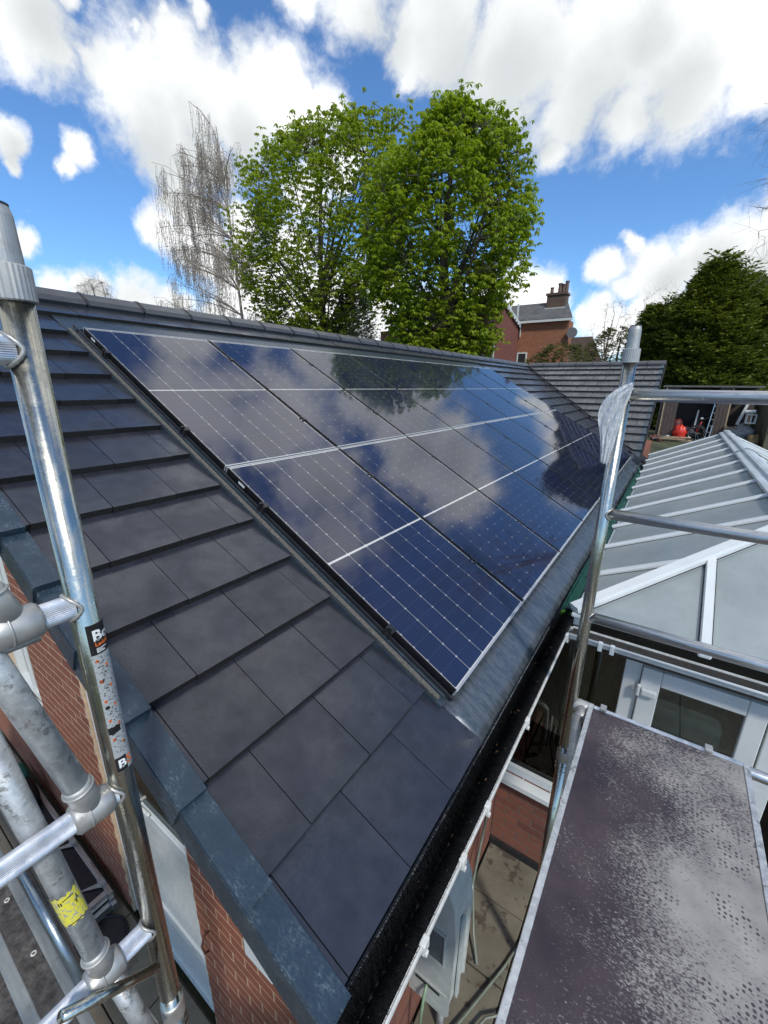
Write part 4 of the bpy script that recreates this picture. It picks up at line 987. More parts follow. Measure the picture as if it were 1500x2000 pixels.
# ------------------------------------------------------------------ scaffold tower
RT = 0.0254
LX, LY, RX_, RY_ = 2.736, -1.188, 3.453, 0.526       # the two near uprights
def ribbed(mb, a, b, r=0.0235): mb.path([a, b], r, 84, ribs=0.05)
def frame(label, pos, ztop, zbot, rung_z, rdir, rlen, ribs, tube_mat, rung_mat):
    t = thing('scaffold_post', label, 'scaffold frame', (pos[0], pos[1], zbot), 'scaffold frames of the alloy tower')
    x, y = pos
    MB().path([(x, y, zbot), (x, y, ztop-0.135)], RT, 32).build('upright', tube_mat, t, smooth=True)
    MB().path([(x, y, ztop-0.134), (x, y, ztop-0.132), (x, y, ztop-0.083), (x, y, ztop-0.081)], [0.0285, 0.031, 0.031, 0.0285], 56, ribs=0.03).build('collar', MT_CAST, t)
    MB().path([(x, y, ztop-0.081), (x, y, ztop-0.012), (x, y, ztop)], [0.0235, 0.0215, 0.0185], 32).build('spigot', MT_CAST, t, smooth=False)
    MB().path([(x, y, ztop-0.0005), (x, y, ztop+0.003)], 0.019, 20).build('spigot_cap', MT_DARKPL, t)
    d = Vector(rdir)
    for z in rung_z:
        mb = MB(); a = Vector((x, y, z))+d*0.018; b = Vector((x, y, z))+d*rlen
        if ribs: ribbed(mb, a, b)
        else: mb.path([a, b], 0.0235, 32)
        mb.build('rung', rung_mat, t, smooth=not ribs)
        w = MB(); c = Vector((x, y, z))+d*0.021
        # weld bead follows the saddle where rung meets upright
        n = 40; pts = []
        sd = d.cross(Vector((0, 0, 1)))
        for i in range(n+1):
            an = 2*PI*i/n; ru = 0.0255
            s = sd*math.cos(an)*ru; h = math.sin(an)*ru
            off = math.sqrt(max(0, (RT+0.001)**2-(math.cos(an)*ru*0.98)**2))
            pts.append(Vector((x, y, z+h))+s+d*(off+0.002))
        w.path(pts, [0.0034*(1+0.28*(i % 2)) for i in range(n+1)], 6, cap=False); w.build('weld', MT_CAST, t, smooth=True)
    return t
fL = frame('nearest polished alloy scaffold upright with ribbed rungs beside the gable, sticker on it', (LX, LY), -0.123, -2.03, (-0.330, -0.795, -1.268, -1.735), (0, -1, 0), 1.4, True, MT_ALU, MT_RIB)
fR = frame('alloy scaffold upright with four smooth rails rising in front of the conservatory roof', (RX_, RY_), -0.152, -2.18, (-0.408, -0.905, -1.412, -1.912), (1, 0, 0), 1.5, False, MT_ALU, MT_ALUF)
# lower uprights on which the frames sit
def lower(label, x, y, z0, mat):
    t = thing('scaffold_post', label, 'scaffold frame', (x, y, GZ), 'scaffold frames of the alloy tower')
    MB().path([(x, y, GZ), (x, y, z0)], RT, 28).build('upright', mat, t, smooth=True)
    MB().path([(x, y, z0-0.09), (x, y, z0-0.085), (x, y, z0-0.03), (x, y, z0-0.025)], [0.028, 0.0305, 0.0305, 0.028], 28).build('collar', MT_CAST, t, smooth=True)
    MB().torus((x, y, z0-0.12), (0, 0, 1), 0.0275, 0.003, 28, 6).build('lock_ring', MT_ALU, t, smooth=True); MB().torus((x, y, z0-0.15), (0.1, 0, 1), 0.0275, 0.003, 28, 6).build('lock_ring', MT_ALU, t, smooth=True)
    return t
lL = lower('lower scaffold upright under the nearest pole with a cast collar', LX, LY, -2.04, MT_ALU)
lR = lower('lower scaffold upright below the right pole, behind the wooden platform', RX_, RY_, -2.19, MT_ALU)
# sticker wrapped round the near upright
def wrap(name, u0, u1, z0, z1, r, mat, parent, px_=LX, py_=LY, seg=10):
    V = []; F = []
    for i in range(seg+1):
        a = u0+(u1-u0)*i/seg
        V += [(px_+r*math.cos(a), py_+r*math.sin(a), z0), (px_+r*math.cos(a), py_+r*math.sin(a), z1)]
    for i in range(seg): F.append((2*i, 2*i+2, 2*i+3, 2*i+1))
    return MB().add(V, F).build(name, mat, parent)
def flat(name, col, rough=0.4):
    return simple(name, col, rough, 0, 0.04, 20, 0.0, 10)
A0, A1 = math.radians(-28), math.radians(66)      # range of angles facing the camera's right side
ZT, ZB = -0.835, -1.205
sticker = wrap('sticker', A0, A1, ZB, ZT, RT+0.0006, flat('silver_sticker', (0.36, 0.38, 0.38)), fL)
MS_K, MS_W, MS_O = flat('print_black', (0.012, 0.012, 0.012)), flat('print_white', (0.8, 0.8, 0.78)), flat('print_orange', (0.75, 0.16, 0.03))
wrap('print_block', A0, A1, ZT-0.068, ZT-0.0005, RT+0.0010, MS_K, sticker)
wrap('print_block', A0, A0+0.85, ZB+0.001, ZB+0.040, RT+0.0010, MS_K, sticker)
wrap('print_block', A0, A0+0.9, -1.10, -1.083, RT+0.0010, MS_K, sticker)
def wtext(s, size, a_start, z, mat, bold=False, r=RT+0.0014):
    cu = bpy.data.curves.new('lettering', 'FONT'); cu.body = s; cu.size = size; cu.resolution_u = 2; cu.offset = size*(0.03 if bold else 0.008)
    tmp = bpy.data.objects.new('tmp', cu); COL.objects.link(tmp)
    dg = bpy.context.evaluated_depsgraph_get(); me = bpy.data.meshes.new_from_object(tmp.evaluated_get(dg)); bpy.data.objects.remove(tmp)
    for v in me.vertices:
        a = a_start+v.co.x/r; v.co = (LX+r*math.cos(a), LY+r*math.sin(a), z+v.co.y)
    me.materials.clear(); link('lettering', me, mat, sticker)
wtext('BoSS', 0.033, A0+0.30, ZT-0.037, MS_W, True); wtext('Ladderspan', 0.012, A0+0.38, ZT-0.049, MS_O, True)
for i, s in enumerate(('aluminium', 'tower', 'EN1004')): wtext(s, 0.0052, A0+0.42, ZT-0.0565-0.0038*i, MS_W, True)
wtext('B', 0.030, A0+0.16, ZB+0.012, MS_W, True); wtext('S', 0.030, A0+0.82, ZB+0.012, MS_O, True)
# pictograms: ruled boxes, triangles and rings of the safety strip
pk = MB(); po = MB()
def rect(mb, a0, a1, z0, z1):
    r = RT+0.0013; V = []; F = []
    for i in range(4):
        a = a0+(a1-a0)*i/3; V += [(LX+r*math.cos(a), LY+r*math.sin(a), z0), (LX+r*math.cos(a), LY+r*math.sin(a), z1)]
    mb.add(V, [(2*i, 2*i+2, 2*i+3, 2*i+1) for i in range(3)])
zz = ZT-0.074; k = 0
while zz > ZB+0.055:
    rect(pk, A0+0.02, A1, zz-0.0006, zz)
    for j in range(16):
        a = A0+0.15+random.random()*1.2; w = random.uniform(0.02, 0.12); h = random.uniform(0.0006, 0.0026)
        q = zz-0.002-random.random()*0.011; rect(pk, a, a+w, q-h, q)
    if k % 3 == 0: rect(po, A0+0.18, A0+0.38, zz-0.011, zz-0.005); rect(pk, A0+0.24, A0+0.32, zz-0.0095, zz-0.0065)
    if k % 3 == 1: rect(po, A0+0.8, A0+0.98, zz-0.010, zz-0.004)
    if k % 4 == 3: rect(pk, A0+0.15, A0+0.45, zz-0.011, zz-0.004)
    zz -= 0.0165; k += 1
pk.build('print_pictogram', MS_K, sticker); po.build('print_pictogram', MS_O, sticker)

# clamps and braces
def claw(parent, c, axis, neck):
    c, axis, neck = Vector(c), Vector(axis).normalized(), Vector(neck).normalized()
    mb = MB(); mb.path([c-axis*0.038, c-axis*0.032, c-axis*0.012, c+axis*0.012, c+axis*0.032, c+axis*0.038], [0.028, 0.0325, 0.0335, 0.0335, 0.0325, 0.028], 28)
    mb.path([c+neck*0.02, c+neck*0.06, c+neck*0.075, c+neck*0.085], [0.0275, 0.0270, 0.0265, 0.0250], 24)
    mb.torus(c+neck*0.072, neck, 0.0275, 0.003, 24, 6)
    mb.torus(c-axis*0.010, axis, 0.0334, 0.0022, 28, 6)
    mb.obox(c-Vector((0, 0, 0.036)), axis*0.03, axis.cross(Vector((0,0,1)))*0.006, (0, 0, 0.006))
    return mb.build('claw', MT_CAST, parent, smooth=True, bevel=0)
def brace(label, a, b, r, mat, claw_at=None, axis=(0, 1, 0), yellow=False):
    t = thing('scaffold_brace', label, 'scaffold brace', a, 'scaffold braces of the alloy tower')
    a, b = Vector(a), Vector(b)
    MB().path([a, b], r, 28).build('tube', mat, t, smooth=True)
    if claw_at is not None:
        claw(t, claw_at, axis, (a-b))
    return t
def onray(px, py, depth):
    x, y = (px-750)/815.6, -(py-1000)/815.6
    return CAMP+(r2*x+u2*y+fw)*depth
cB = Vector((LX, LY-0.065, -1.268))
aA = onray(0, 1318, 0.74); dA = (aA-cB).normalized()
brace('galvanised brace tube clamped on the third rung of the near scaffold frame', cB+dA*0.62, cB+dA*0.05, 0.0235, MT_GALV, cB)
cC = Vector((LX, LY-0.118, -1.735)); aC = onray(-10, 1480, 0.80); dC = (aC-cC).normalized()
b2 = brace('galvanised brace tube with yellow inspection sticker, clamped on the lowest rung', cC+dC*0.85, cC+dC*0.05, 0.0235, MT_GALV, cC)
c2 = Vector((LX, LY-0.106, -0.795)); a2 = onray(-60, 1120, 0.69); d2 = (a2-c2).normalized()
brace('short galvanised tube clamped on the second rung, leaving the frame at left', c2+d2*0.4, c2+d2*0.05, 0.0235, MT_GALV, c2)
brace('slim bluish steel tube behind the rungs above the lower deck', onray(30, 1675, 1.42), onray(165, 1925, 1.28), 0.0175, MT_STEELB)
brace('galvanised tube running down past the foot of the near upright', onray(205, 1880, 1.08), onray(300, 2030, 1.10), 0.0225, MT_GALV)
brace('flat polished alloy strut joining the near upright at its lowest joint', onray(305, 1892, 1.10), onray(120, 1985, 0.88), 0.012, MT_ALU)
# yellow sticker
ax = -dC; s0 = cC+dC*0.300; s1 = cC+dC*0.215
cam_dir = (CAMP-s0); cam_dir = (cam_dir-ax*cam_dir.dot(ax)).normalized(); sd_ = ax.cross(cam_dir)
yl = MB(); V = []; F = []; nn = 14
for i in range(nn+1):
    a = math.radians(-62)+math.radians(150)*i/nn; dv = cam_dir*math.cos(a)+sd_*math.sin(a)
    j0, j1 = 0.004*math.sin(i*2.3), 0.005*math.sin(i*1.7+1)
    V += [s0+dv*0.0242+ax*j0, s1+dv*0.0242+ax*j1]
for i in range(nn): F.append((2*i, 2*i+1, 2*i+3, 2*i+2))
m_, g_, b_ = material('torn_yellow_sticker'); v_, _ = coords(g_); n_ = g_.noise(v_, 120, 4, 0.7)
setin(b_, color=g_.mix(g_.rng(n_, 0.52, 0.60), (0.70, 0.62, 0.06), (0.34, 0.34, 0.30)), rough=0.5)
ys = yl.add(V, F).build('yellow_sticker', m_, b2)
mk = MB(); 
for k, (t, a, l, w) in enumerate(((0.3, -0.6, 0.012, 0.0018), (0.42, -0.45, 0.010, 0.0018), (0.36, -0.52, 0.0018, 0.010), (0.2, 0.55, 0.010, 0.002), (0.2, 0.72, 0.010, 0.002), (0.12, 0.0, 0.002, 0.02), (0.95, 0.1, 0.002, 0.03))):
    dv = cam_dir*math.cos(a)+sd_*math.sin(a); tv = -cam_dir*math.sin(a)+sd_*math.cos(a); p = s0+(s1-s0)*t+dv*0.0246
    mk.obox(p, ax*l/2, tv*w/2, dv*0.0002)
mk.build('sticker_print', MS_K, ys)

# right platform
plat = thing('scaffold_platform', 'wet worn plywood scaffold platform with pale metal edges at lower right', 'scaffold platform', (3.85, -0.7, -1.9))
PX0, PX1, PY1, PZ = 3.530, 4.144, 0.537, -1.879
MB().box(PX0+0.022, PX1-0.022, -2.2, PY1-0.03, PZ-0.02, PZ-0.004).build('deck_board', MT_DECK, plat)
MB().box(PX0, PX0+0.0215, -2.2, PY1, PZ-0.05, PZ).build('edge_rail', MT_GALV, plat, bevel=0.002)
MB().box(PX1-0.0215, PX1, -2.2, PY1-0.012, PZ-0.05, PZ).build('edge_rail', MT_GALV, plat, bevel=0.002)
MB().box(PX0+0.022, PX1-0.022, PY1-0.0295, PY1-0.008, PZ-0.05, PZ+0.001).build('end_rail', MT_RIB, plat, bevel=0.002)
for x in (3.593, 4.005):
    MB().box(x-0.014, x+0.014, PY1-0.035, PY1+0.004, PZ+0.0012, PZ+0.016).build('hook', MT_CAST, plat, bevel=0.003)
tb = brace('galvanised guard tube running along the left edge of the wooden platform', (3.800, -2.2, -2.08), (3.492, 0.46, -1.925), 0.0215, MT_GALV, (3.500, 0.526, -1.912), (1, 0, 0))

# lower deck and stacked boards at the gable side
ld = thing('scaffold_platform', 'lower scaffold deck with gritty black boards between alloy rails at lower left', 'scaffold platform', (1.6, -1.6, -2.6))
MB().box(-0.5, 3.2, -1.90, -1.325, -2.62, -2.605).build('deck_board', MT_DECKB, ld)
MB().box(-0.5, 3.2, -1.324, -1.290, -2.66, -2.598).build('edge_rail', MT_RAIL, ld, bevel=0.002)
MB().box(-0.5, 3.2, -1.94, -1.901, -2.66, -2.598).build('edge_rail', MT_RAIL, ld, bevel=0.002)
for x in np.arange(0.9, 2.6, 0.32):
    MB().torus((x, -1.345, -2.604), (0, 0, 1), 0.008, 0.003, 16, 6).build('rivet', MT_WHITED, ld, smooth=True)
    MB().torus((x+0.1, -1.62, -2.604), (0, 0, 1), 0.008, 0.003, 16, 6).build('rivet', MT_WHITED, ld, smooth=True)
bb = MB().beam((0.2, -1.425, -2.30), (3.0, -1.425, -2.30), 0.036, 0.05)
tag(bb.build('alloy_beam', MT_RAIL, bevel=0.003), 'flat grey alloy beam crossing the bottom left corner above the lower deck', 'beam')
stk = thing('board_stack', 'stacked trapdoor platforms with black boards and alloy edges against the gable foot', 'platform stack', (0.2, -0.95, GZ))
for k in range(2):
    z = GZ+0.03+k*0.07; e = 0.04*k
    b0 = MB().box(-1.0, 0.86-e, -1.05, -0.86, z+0.04, z+0.05).build('black_board', MT_DARKPL, stk)
    MB().box(-1.0, 0.92-e, -0.859, -0.825, z, z+0.062).build('alloy_edge', MT_ALUF, stk, bevel=0.002)
    MB().box(-1.0, 0.92-e, -1.085, -1.051, z, z+0.062).build('alloy_edge', MT_ALUF, stk, bevel=0.002)
    MB().box(0.861-e, 0.90-e, -1.05, -0.86, z, z+0.058).build('end_bar', MT_ALUF, stk, bevel=0.002)
for x in (0.25, 0.74):
    MB().add([(x, -0.86, GZ+0.165), (x+0.05, -0.86, GZ+0.165), (x-0.06, -0.98, GZ+0.16)], [(0,1,2)]).obox((x+0.02, -0.85, GZ+0.175), (0.03, 0, 0), (0, 0.018, 0), (0, 0, 0.012)).build('hook', MT_CAST, stk)
bag = thing('tool_bag', 'black and red tool bag with teal pouch beside the stacked boards', 'tool bag', (-0.55, -0.93, GZ))
def lump(mb, c, s, n=10, m=8, seed=0, e=0.7, jit=0.08):
    rg = np.random.default_rng(seed); c = Vector(c)
    V = []; F = []
    for i in range(m+1):
        ph = -PI/2+PI*i/m
        for k in range(n):
            th = 2*PI*k/n; cx = math.copysign(abs(math.cos(th))**e, math.cos(th)); sy = math.copysign(abs(math.sin(th))**e, math.sin(th))
            cp = abs(math.cos(ph))**e; sp = math.copysign(abs(math.sin(ph))**e, math.sin(ph)); j = 1+rg.uniform(-jit, jit)
            V.append(c+Vector((s[0]*cx*cp*j, s[1]*sy*cp*j, s[2]*sp*j)))
    for i in range(m):
        for k in range(n): F.append((i*n+k, i*n+(k+1) % n, (i+1)*n+(k+1) % n, (i+1)*n+k))
    return mb.add(V, F)
lump(MB(), (-0.5, -0.95, GZ+0.22), (0.17, 0.11, 0.14), seed=1).build('bag_body', MT_DARKPL, bag, smooth=True)
lump(MB(), (-0.38, -0.99, GZ+0.25), (0.08, 0.05, 0.10), seed=2).build('red_pocket', simple('red_fabric', (0.32, 0.02, 0.02), 0.7), bag, smooth=True)
lump(MB(), (-0.62, -0.90, GZ+0.34), (0.11, 0.05, 0.06), seed=3).build('teal_pouch', simple('teal_fabric', (0.01, 0.12, 0.09), 0.6), bag, smooth=True)
mhc = thing('manhole_cover', 'round dark manhole cover in the sandy paving by the gable', 'manhole cover', (0.98, -0.98, GZ))
MB().path([(1.02, -1.0, GZ+0.003), (1.02, -1.0, GZ+0.010)], 0.155, 36).build('cover', simple('dark_iron', (0.05, 0.04, 0.035), 0.7, 0.3, 0.4), mhc)
MB().torus((1.02, -1.0, GZ+0.006), (0, 0, 1), 0.165, 0.009, 40, 6).build('rim', MT_DARKPL, mhc)

# plastic bag caught on the right pole
MT_FILM = bpy.data.materials.new('clear_plastic_film'); MT_FILM.use_nodes = True; g = NT(MT_FILM.node_tree); g.n.remove(g.n['Principled BSDF'])
tr = g.new('ShaderNodeBsdfTransparent'); df = g.new('ShaderNodeBsdfDiffuse'); gl = g.new('ShaderNodeBsdfGlossy'); gl.inputs['Roughness'].default_value = 0.18
df.inputs[0].default_value = (0.92, 0.94, 0.95, 1)
v = g.new('ShaderNodeTexCoord').outputs['Object']; nn_ = g.noise(g.scalev(v, (90, 90, 18)), 1.0, 6, 0.7, 0.6)
m1 = g.new('ShaderNodeMixShader'); m2 = g.new('ShaderNodeMixShader')
g.link(g.rng(nn_, 0.40, 0.66, 0.22, 0.85), m1.inputs[0]); g.link(tr.outputs[0], m1.inputs[1]); g.link(df.outputs[0], m1.inputs[2])
m2.inputs[0].default_value = 0.16; g.link(m1.outputs[0], m2.inputs[1]); g.link(gl.outputs[0], m2.inputs[2])
bp_ = g.bump(nn_, 0.9, 0.01); g.link(bp_, gl.inputs['Normal']); g.link(bp_, df.inputs['Normal']); g.link(m2.outputs[0], g.n['Material Output'].inputs[0])
outline = [  # top edge from pole out, then hanging (px in the photo plane Y=0.21): (u along t, x, z)
    (3.500, -0.362, 3.505, -0.375), (3.478, -0.372, 3.500, -0.41), (3.450, -0.388, 3.490, -0.45), (3.428, -0.408, 3.484, -0.50), (3.414, -0.435, 3.478, -0.55), (3.410, -0.48, 3.474, -0.59),
    (3.425, -0.53, 3.470, -0.60), (3.435, -0.58, 3.470, -0.62), (3.440, -0.635, 3.466, -0.642)]
outline = [tuple((3.641+(q-3.641)*1.16) if i % 2 == 0 else (-0.377+(q+0.377)*1.16) for i, q in enumerate(o_)) for o_ in outline]
V = []; F = []; nu, nv = len(outline), 14
for layer in (0, 1):
    for i, (xa, za, xb, zb) in enumerate(outline):
        for j in range(nv):
            t = j/(nv-1); w = math.sin(t*PI)
            V.append((xa+(xb-xa)*t, 0.488-0.012*w*(1 if layer else -0.6)+0.006*math.sin(t*19+i*0.9)+0.004*math.sin(t*41+i), za+(zb-za)*t+0.004*math.sin(t*23+i*1.3)))
for layer in (0, 1):
    o = layer*nu*nv
    for i in range(nu-1):
        for j in range(nv-1): F.append((o+i*nv+j, o+i*nv+j+1, o+(i+1)*nv+j+1, o+(i+1)*nv+j))
pb = MB().add(V, F).build('plastic_bag', MT_FILM, smooth=True); sb = pb.modifiers.new('sub', 'SUBSURF'); sb.levels = 2; sb.render_levels = 2
tag(pb, 'torn clear plastic wrap hanging from the top joint of the right scaffold pole', 'plastic wrap')

# ------------------------------------------------------------------ far house and neighbours
MT_FB1 = wall_brick_texture('far_sunlit_brick', (0.36, 0.135, 0.06), (0.27, 0.095, 0.05), (0.30, 0.20, 0.14))  # brick of the face towards the sun, its light put into the colour
MT_FB2 = wall_brick_texture('far_shaded_brick', (0.22, 0.065, 0.045), (0.16, 0.05, 0.038), (0.16, 0.09, 0.07))  # darker copy, with the side face's shade put into the colour
MT_SLATE = simple('far_slate', (0.10, 0.10, 0.10), 0.8, 0, 0.35, 3.0, 0.4, 9)
fh = thing('brick_house', 'tall red brick house with slate roof and chimney pots beyond the roof ridge', 'house', (-5.5, 32, -2.46))
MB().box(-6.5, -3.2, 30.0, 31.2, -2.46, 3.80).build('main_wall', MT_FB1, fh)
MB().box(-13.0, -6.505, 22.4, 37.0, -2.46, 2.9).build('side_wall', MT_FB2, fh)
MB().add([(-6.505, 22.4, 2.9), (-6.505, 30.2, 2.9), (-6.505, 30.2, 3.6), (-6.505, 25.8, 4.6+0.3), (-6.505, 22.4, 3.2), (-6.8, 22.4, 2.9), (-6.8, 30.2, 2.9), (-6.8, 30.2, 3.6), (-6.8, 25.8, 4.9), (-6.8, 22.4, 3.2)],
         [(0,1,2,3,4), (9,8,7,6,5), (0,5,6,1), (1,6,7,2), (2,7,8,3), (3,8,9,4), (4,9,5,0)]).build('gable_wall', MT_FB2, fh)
rm = MB(); rm.prism([(-6.75, 29.8), (-3.02, 29.8), (-3.75, 31.2), (-7.6, 31.2)], lambda x, y, h: (x, y, 3.88+(y-29.8)*0.86+h), 0.0, 0.09)
rm.prism([(-12.5, 22.2), (-6.4, 22.2), (-6.4, 25.8), (-12.5, 25.8)], lambda x, y, h: (x, y, 3.25+(y-22.2)*0.46+h), 0.0, 0.08)
rm.prism([(-12.5, 25.8), (-6.4, 25.8), (-6.4, 30.3), (-12.5, 30.3)], lambda x, y, h: (x, y, 4.91-(y-25.8)*0.28+h), 0.0, 0.08)
frf = rm.build('roof', MT_SLATE, fh)
MB().box(-6.75, -3.0, 29.72, 29.80, 3.76, 3.90).build('fascia', MT_WHITE, fh)
MB().box(-6.62, -6.53, 29.6, 29.71, 3.0, 5.0).build('downpipe', MT_WHITE, fh)
bgd = MB()
for i in range(20):
    y0 = 25.8+i*0.225; z0 = 4.90-(y0-25.8)*0.28
    dz = 0.18+0.10*(i % 2)
    bgd.obox((-6.36, y0+0.11, z0-dz/2-0.03), (0.02, 0, 0), (0, 0.113, -0.03), (0, 0, dz/2))
bgd.box(-6.38, -6.34, 29.9, 29.98, 2.9, 3.6)
bgd.build('bargeboard', MT_WHITE, fh)
cs = MB().box(-5.02, -3.80, 30.75, 31.6, 4.6, 5.52); cs.box(-5.09, -3.73, 30.68, 31.67, 5.5201, 5.66)
chm = cs.build('chimney', wall_brick_texture('chimney_brick', (0.14, 0.085, 0.065), (0.10, 0.06, 0.048), (0.12, 0.10, 0.08)), frf)
for x, h, r in ((-4.85, 0.42, 0.12), (-4.33, 0.62, 0.14), (-4.08, 0.55, 0.14), (-3.9, 0.72, 0.12)):
    MB().path([(x, 31.2, 5.66), (x, 31.2, 5.66+h*0.8), (x, 31.2, 5.66+h)], [r, r*0.85, r*1.15], 10).build('chimney_pot', simple('clay_pot', (0.15, 0.10, 0.08), 0.9), frf)
MB().box(-5.08, -3.74, 30.62, 30.74, 4.62, 4.72).build('flashing', MT_WHITED, frf)
def sash_win(x0, x1, y, z0, z1, ax='x'):
    w = MB()
    f = (lambda a, b, c, d_: w.box(a, b, y-0.05, y+0.02, c, d_)) if ax == 'x' else (lambda a, b, c, d_: w.box(-6.52, -6.44, a, b, c, d_))
    f(x0, x0+0.09, z0, z1); f(x1-0.09, x1, z0, z1); f(x0+0.09, x1-0.09, z0, z0+0.09); f(x0+0.09, x1-0.09, z1-0.09, z1); f(x0+0.09, x1-0.09, (z0+z1)/2-0.05, (z0+z1)/2+0.05)
    wo = w.build('window', MT_WHITE, fh)
    q = MB(); 
    if ax == 'x': q.box(x0+0.09, x1-0.09, y-0.012, y-0.008, z0+0.09, z1-0.09)
    else: q.box(-6.50, -6.495, x0+0.09, x1-0.09, z0+0.09, z1-0.09)
    q.build('pane', simple('dark_far_glass', (0.03, 0.035, 0.04), 0.1), wo)
sash_win(-6.45, -5.75, 29.98, -0.2, 1.9); sash_win(23.6, 25.4, 0, -0.4, 2.35, 'y')
dsh = MB(); dsh.path([(-2.95, 29.9, 3.0), (-2.93, 29.82, 3.0)], [0.30, 0.33], 20)
tag(dsh.build('satellite_dish', simple('grey_dish', (0.12, 0.12, 0.12), 0.5)), 'dark satellite dish fixed at the corner of the far brick house', 'satellite dish')
lr = thing('low_house', 'low house with brown tiled gable roof right of the tall brick house', 'house', (-4, 40, -2.46))
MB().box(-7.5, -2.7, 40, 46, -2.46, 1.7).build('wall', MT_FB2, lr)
MT_BRT = simple('brown_far_tile', (0.13, 0.085, 0.065), 0.85, 0, 0.3, 6, 0.3, 12)
lrr = MB(); 
for i in range(12):
    z0 = 1.62+i*0.185; y0 = 39.6+i*0.17; xr = -2.35-i*0.115
    lrr.box(-7.6, xr, y0, y0+0.20, z0, z0+0.21)
lrr.build('roof', MT_BRT, lr)

# ------------------------------------------------------------------ trees
def skeleton(mb_pts, base, top, envelope, n_limb, n_sub, n_twig, depth, r0, lean=0.15, seed=0):
    """returns tube list [(pts, radii)] and twig tips"""
    rg = np.random.default_rng(seed); zs = np.array([e[0] for e in envelope]); order = np.argsort(zs)
    zs = zs[order]; xl = np.array([e[1] for e in envelope])[order]; xr = np.array([e[2] for e in envelope])[order]
    cy = base[1]; tubes = []; tips = []
    def sample(shell):
        z = rg.uniform(zs[0]+0.02*(zs[-1]-zs[0]), zs[-1]); a, b = np.interp(z, zs, xl), np.interp(z, zs, xr)
        hw = (b-a)/2; cx = (a+b)/2; th = rg.uniform(0, 2*PI); rr = math.sqrt(rg.uniform(shell, 1))
        return np.array([cx+hw*rr*math.cos(th), cy+hw*depth*rr*math.sin(th), z])
    base = np.array(base, float); top = np.array(top, float)
    trunk = [base+(top-base)*t+np.array([math.sin(t*7)*lean, 0, 0]) for t in np.linspace(0, 1, 9)]
    tubes.append((trunk, list(np.linspace(r0, r0*0.15, 9))))
    limbs = []
    for i in range(n_limb):
        tgt = sample(0.3); tz = np.clip((tgt[2]-base[2])*rg.uniform(0.35, 0.6)/(top[2]-base[2]), 0.18, 0.9)
        k = tz*8; i0 = int(k); st = trunk[i0]*(1-(k-i0))+trunk[min(8, i0+1)]*(k-i0)
        mid = (st+tgt)/2+np.array([0, 0, -0.08*np.linalg.norm(tgt-st)])+rg.normal(0, 0.25, 3)
        pts = [st*(1-t)**2+2*mid*t*(1-t)+tgt*t*t for t in np.linspace(0, 1, 7)]
        tubes.append((pts, list(np.linspace(r0*0.33*(1-tz*0.5), r0*0.06, 7)))); limbs.append(pts)
    LP = np.array([p for l in limbs for p in l[2:]]+trunk[4:])
    subs = []
    for i in range(n_sub):
        tgt = sample(0.15); d = np.linalg.norm(LP-tgt, axis=1)+np.maximum(0, LP[:, 2]-tgt[2])*1.5; st = LP[np.argmin(d)]
        mid = (st+tgt)/2+rg.normal(0, 0.15, 3); pts = [st*(1-t)**2+2*mid*t*(1-t)+tgt*t*t for t in np.linspace(0, 1, 5)]
        tubes.append((pts, list(np.linspace(r0*0.085, r0*0.03, 5)))); subs.append(pts)
    SP = np.array([p for l in subs for p in l[1:]])
    for i in range(n_twig):
        tgt = sample(0.25 if rg.random() < 0.65 else 0.0); d = np.linalg.norm(SP-tgt, axis=1); st = SP[np.argmin(d)]
        if np.linalg.norm(st-tgt) > 1.8: tgt = st+(tgt-st)*1.8/np.linalg.norm(st-tgt)
        tubes.append(([st, (st+tgt)/2+rg.normal(0, 0.05, 3), tgt], [r0*0.03, r0*0.022, r0*0.014])); tips.append((tgt, tgt-st))
    return tubes, tips
def tubes_mesh(tubes, n=4):
    V = []; F = []; o = 0
    ca = np.cos(2*PI*np.arange(n)/n); sa = np.sin(2*PI*np.arange(n)/n)
    for pts, rs in tubes:
        P = np.array(pts); m = len(P); T = np.gradient(P, axis=0); T /= np.linalg.norm(T, axis=1)[:, None]+1e-9
        ref = np.array([0.3, 0.9, 0.1]); U = np.cross(T, ref); U /= np.linalg.norm(U, axis=1)[:, None]+1e-9; Wv = np.cross(T, U)
        R = np.array(rs)[:, None, None]
        V.append((P[:, None, :]+R*(U[:, None, :]*ca[None, :, None]+Wv[:, None, :]*sa[None, :, None])).reshape(-1, 3))
        i = np.arange(m-1)[:, None]*n; k = np.arange(n)[None, :]; k2 = (k+1) % n
        F.append((np.stack([i+k, i+k2, i+n+k2, i+n+k], -1)).reshape(-1, 4)+o); o += m*n
    return np.concatenate(V), np.concatenate(F)
def leaf_quads(C, D, S, L, Wd, fold=0.25):
    """leaf = folded quad from C along D (unit) length L, width Wd along S"""
    N = np.cross(D, S); N /= np.linalg.norm(N, axis=1)[:, None]+1e-9
    L = L[:, None]; Wd = Wd[:, None]
    V = np.stack([C, C+D*L*0.6+S*Wd*0.5+N*Wd*fold, C+D*L, C+D*L*0.6-S*Wd*0.5+N*Wd*fold], 1)
    return V.reshape(-1, 3)
def unit(a): return a/(np.linalg.norm(a, axis=1)[:, None]+1e-9)
def lumpy(tips, thr, seed):
    ph = seed*1.7; out = []
    for p, d in tips:
        x, y, z = p
        v = math.sin(x*1.9+ph+1.3*math.sin(z*0.9))+math.sin(z*2.2+ph*2+1.1*math.sin(y*1.4))+math.sin((x+y)*1.3-z*1.1+ph)
        if v > thr: out.append((p, d))
    return out
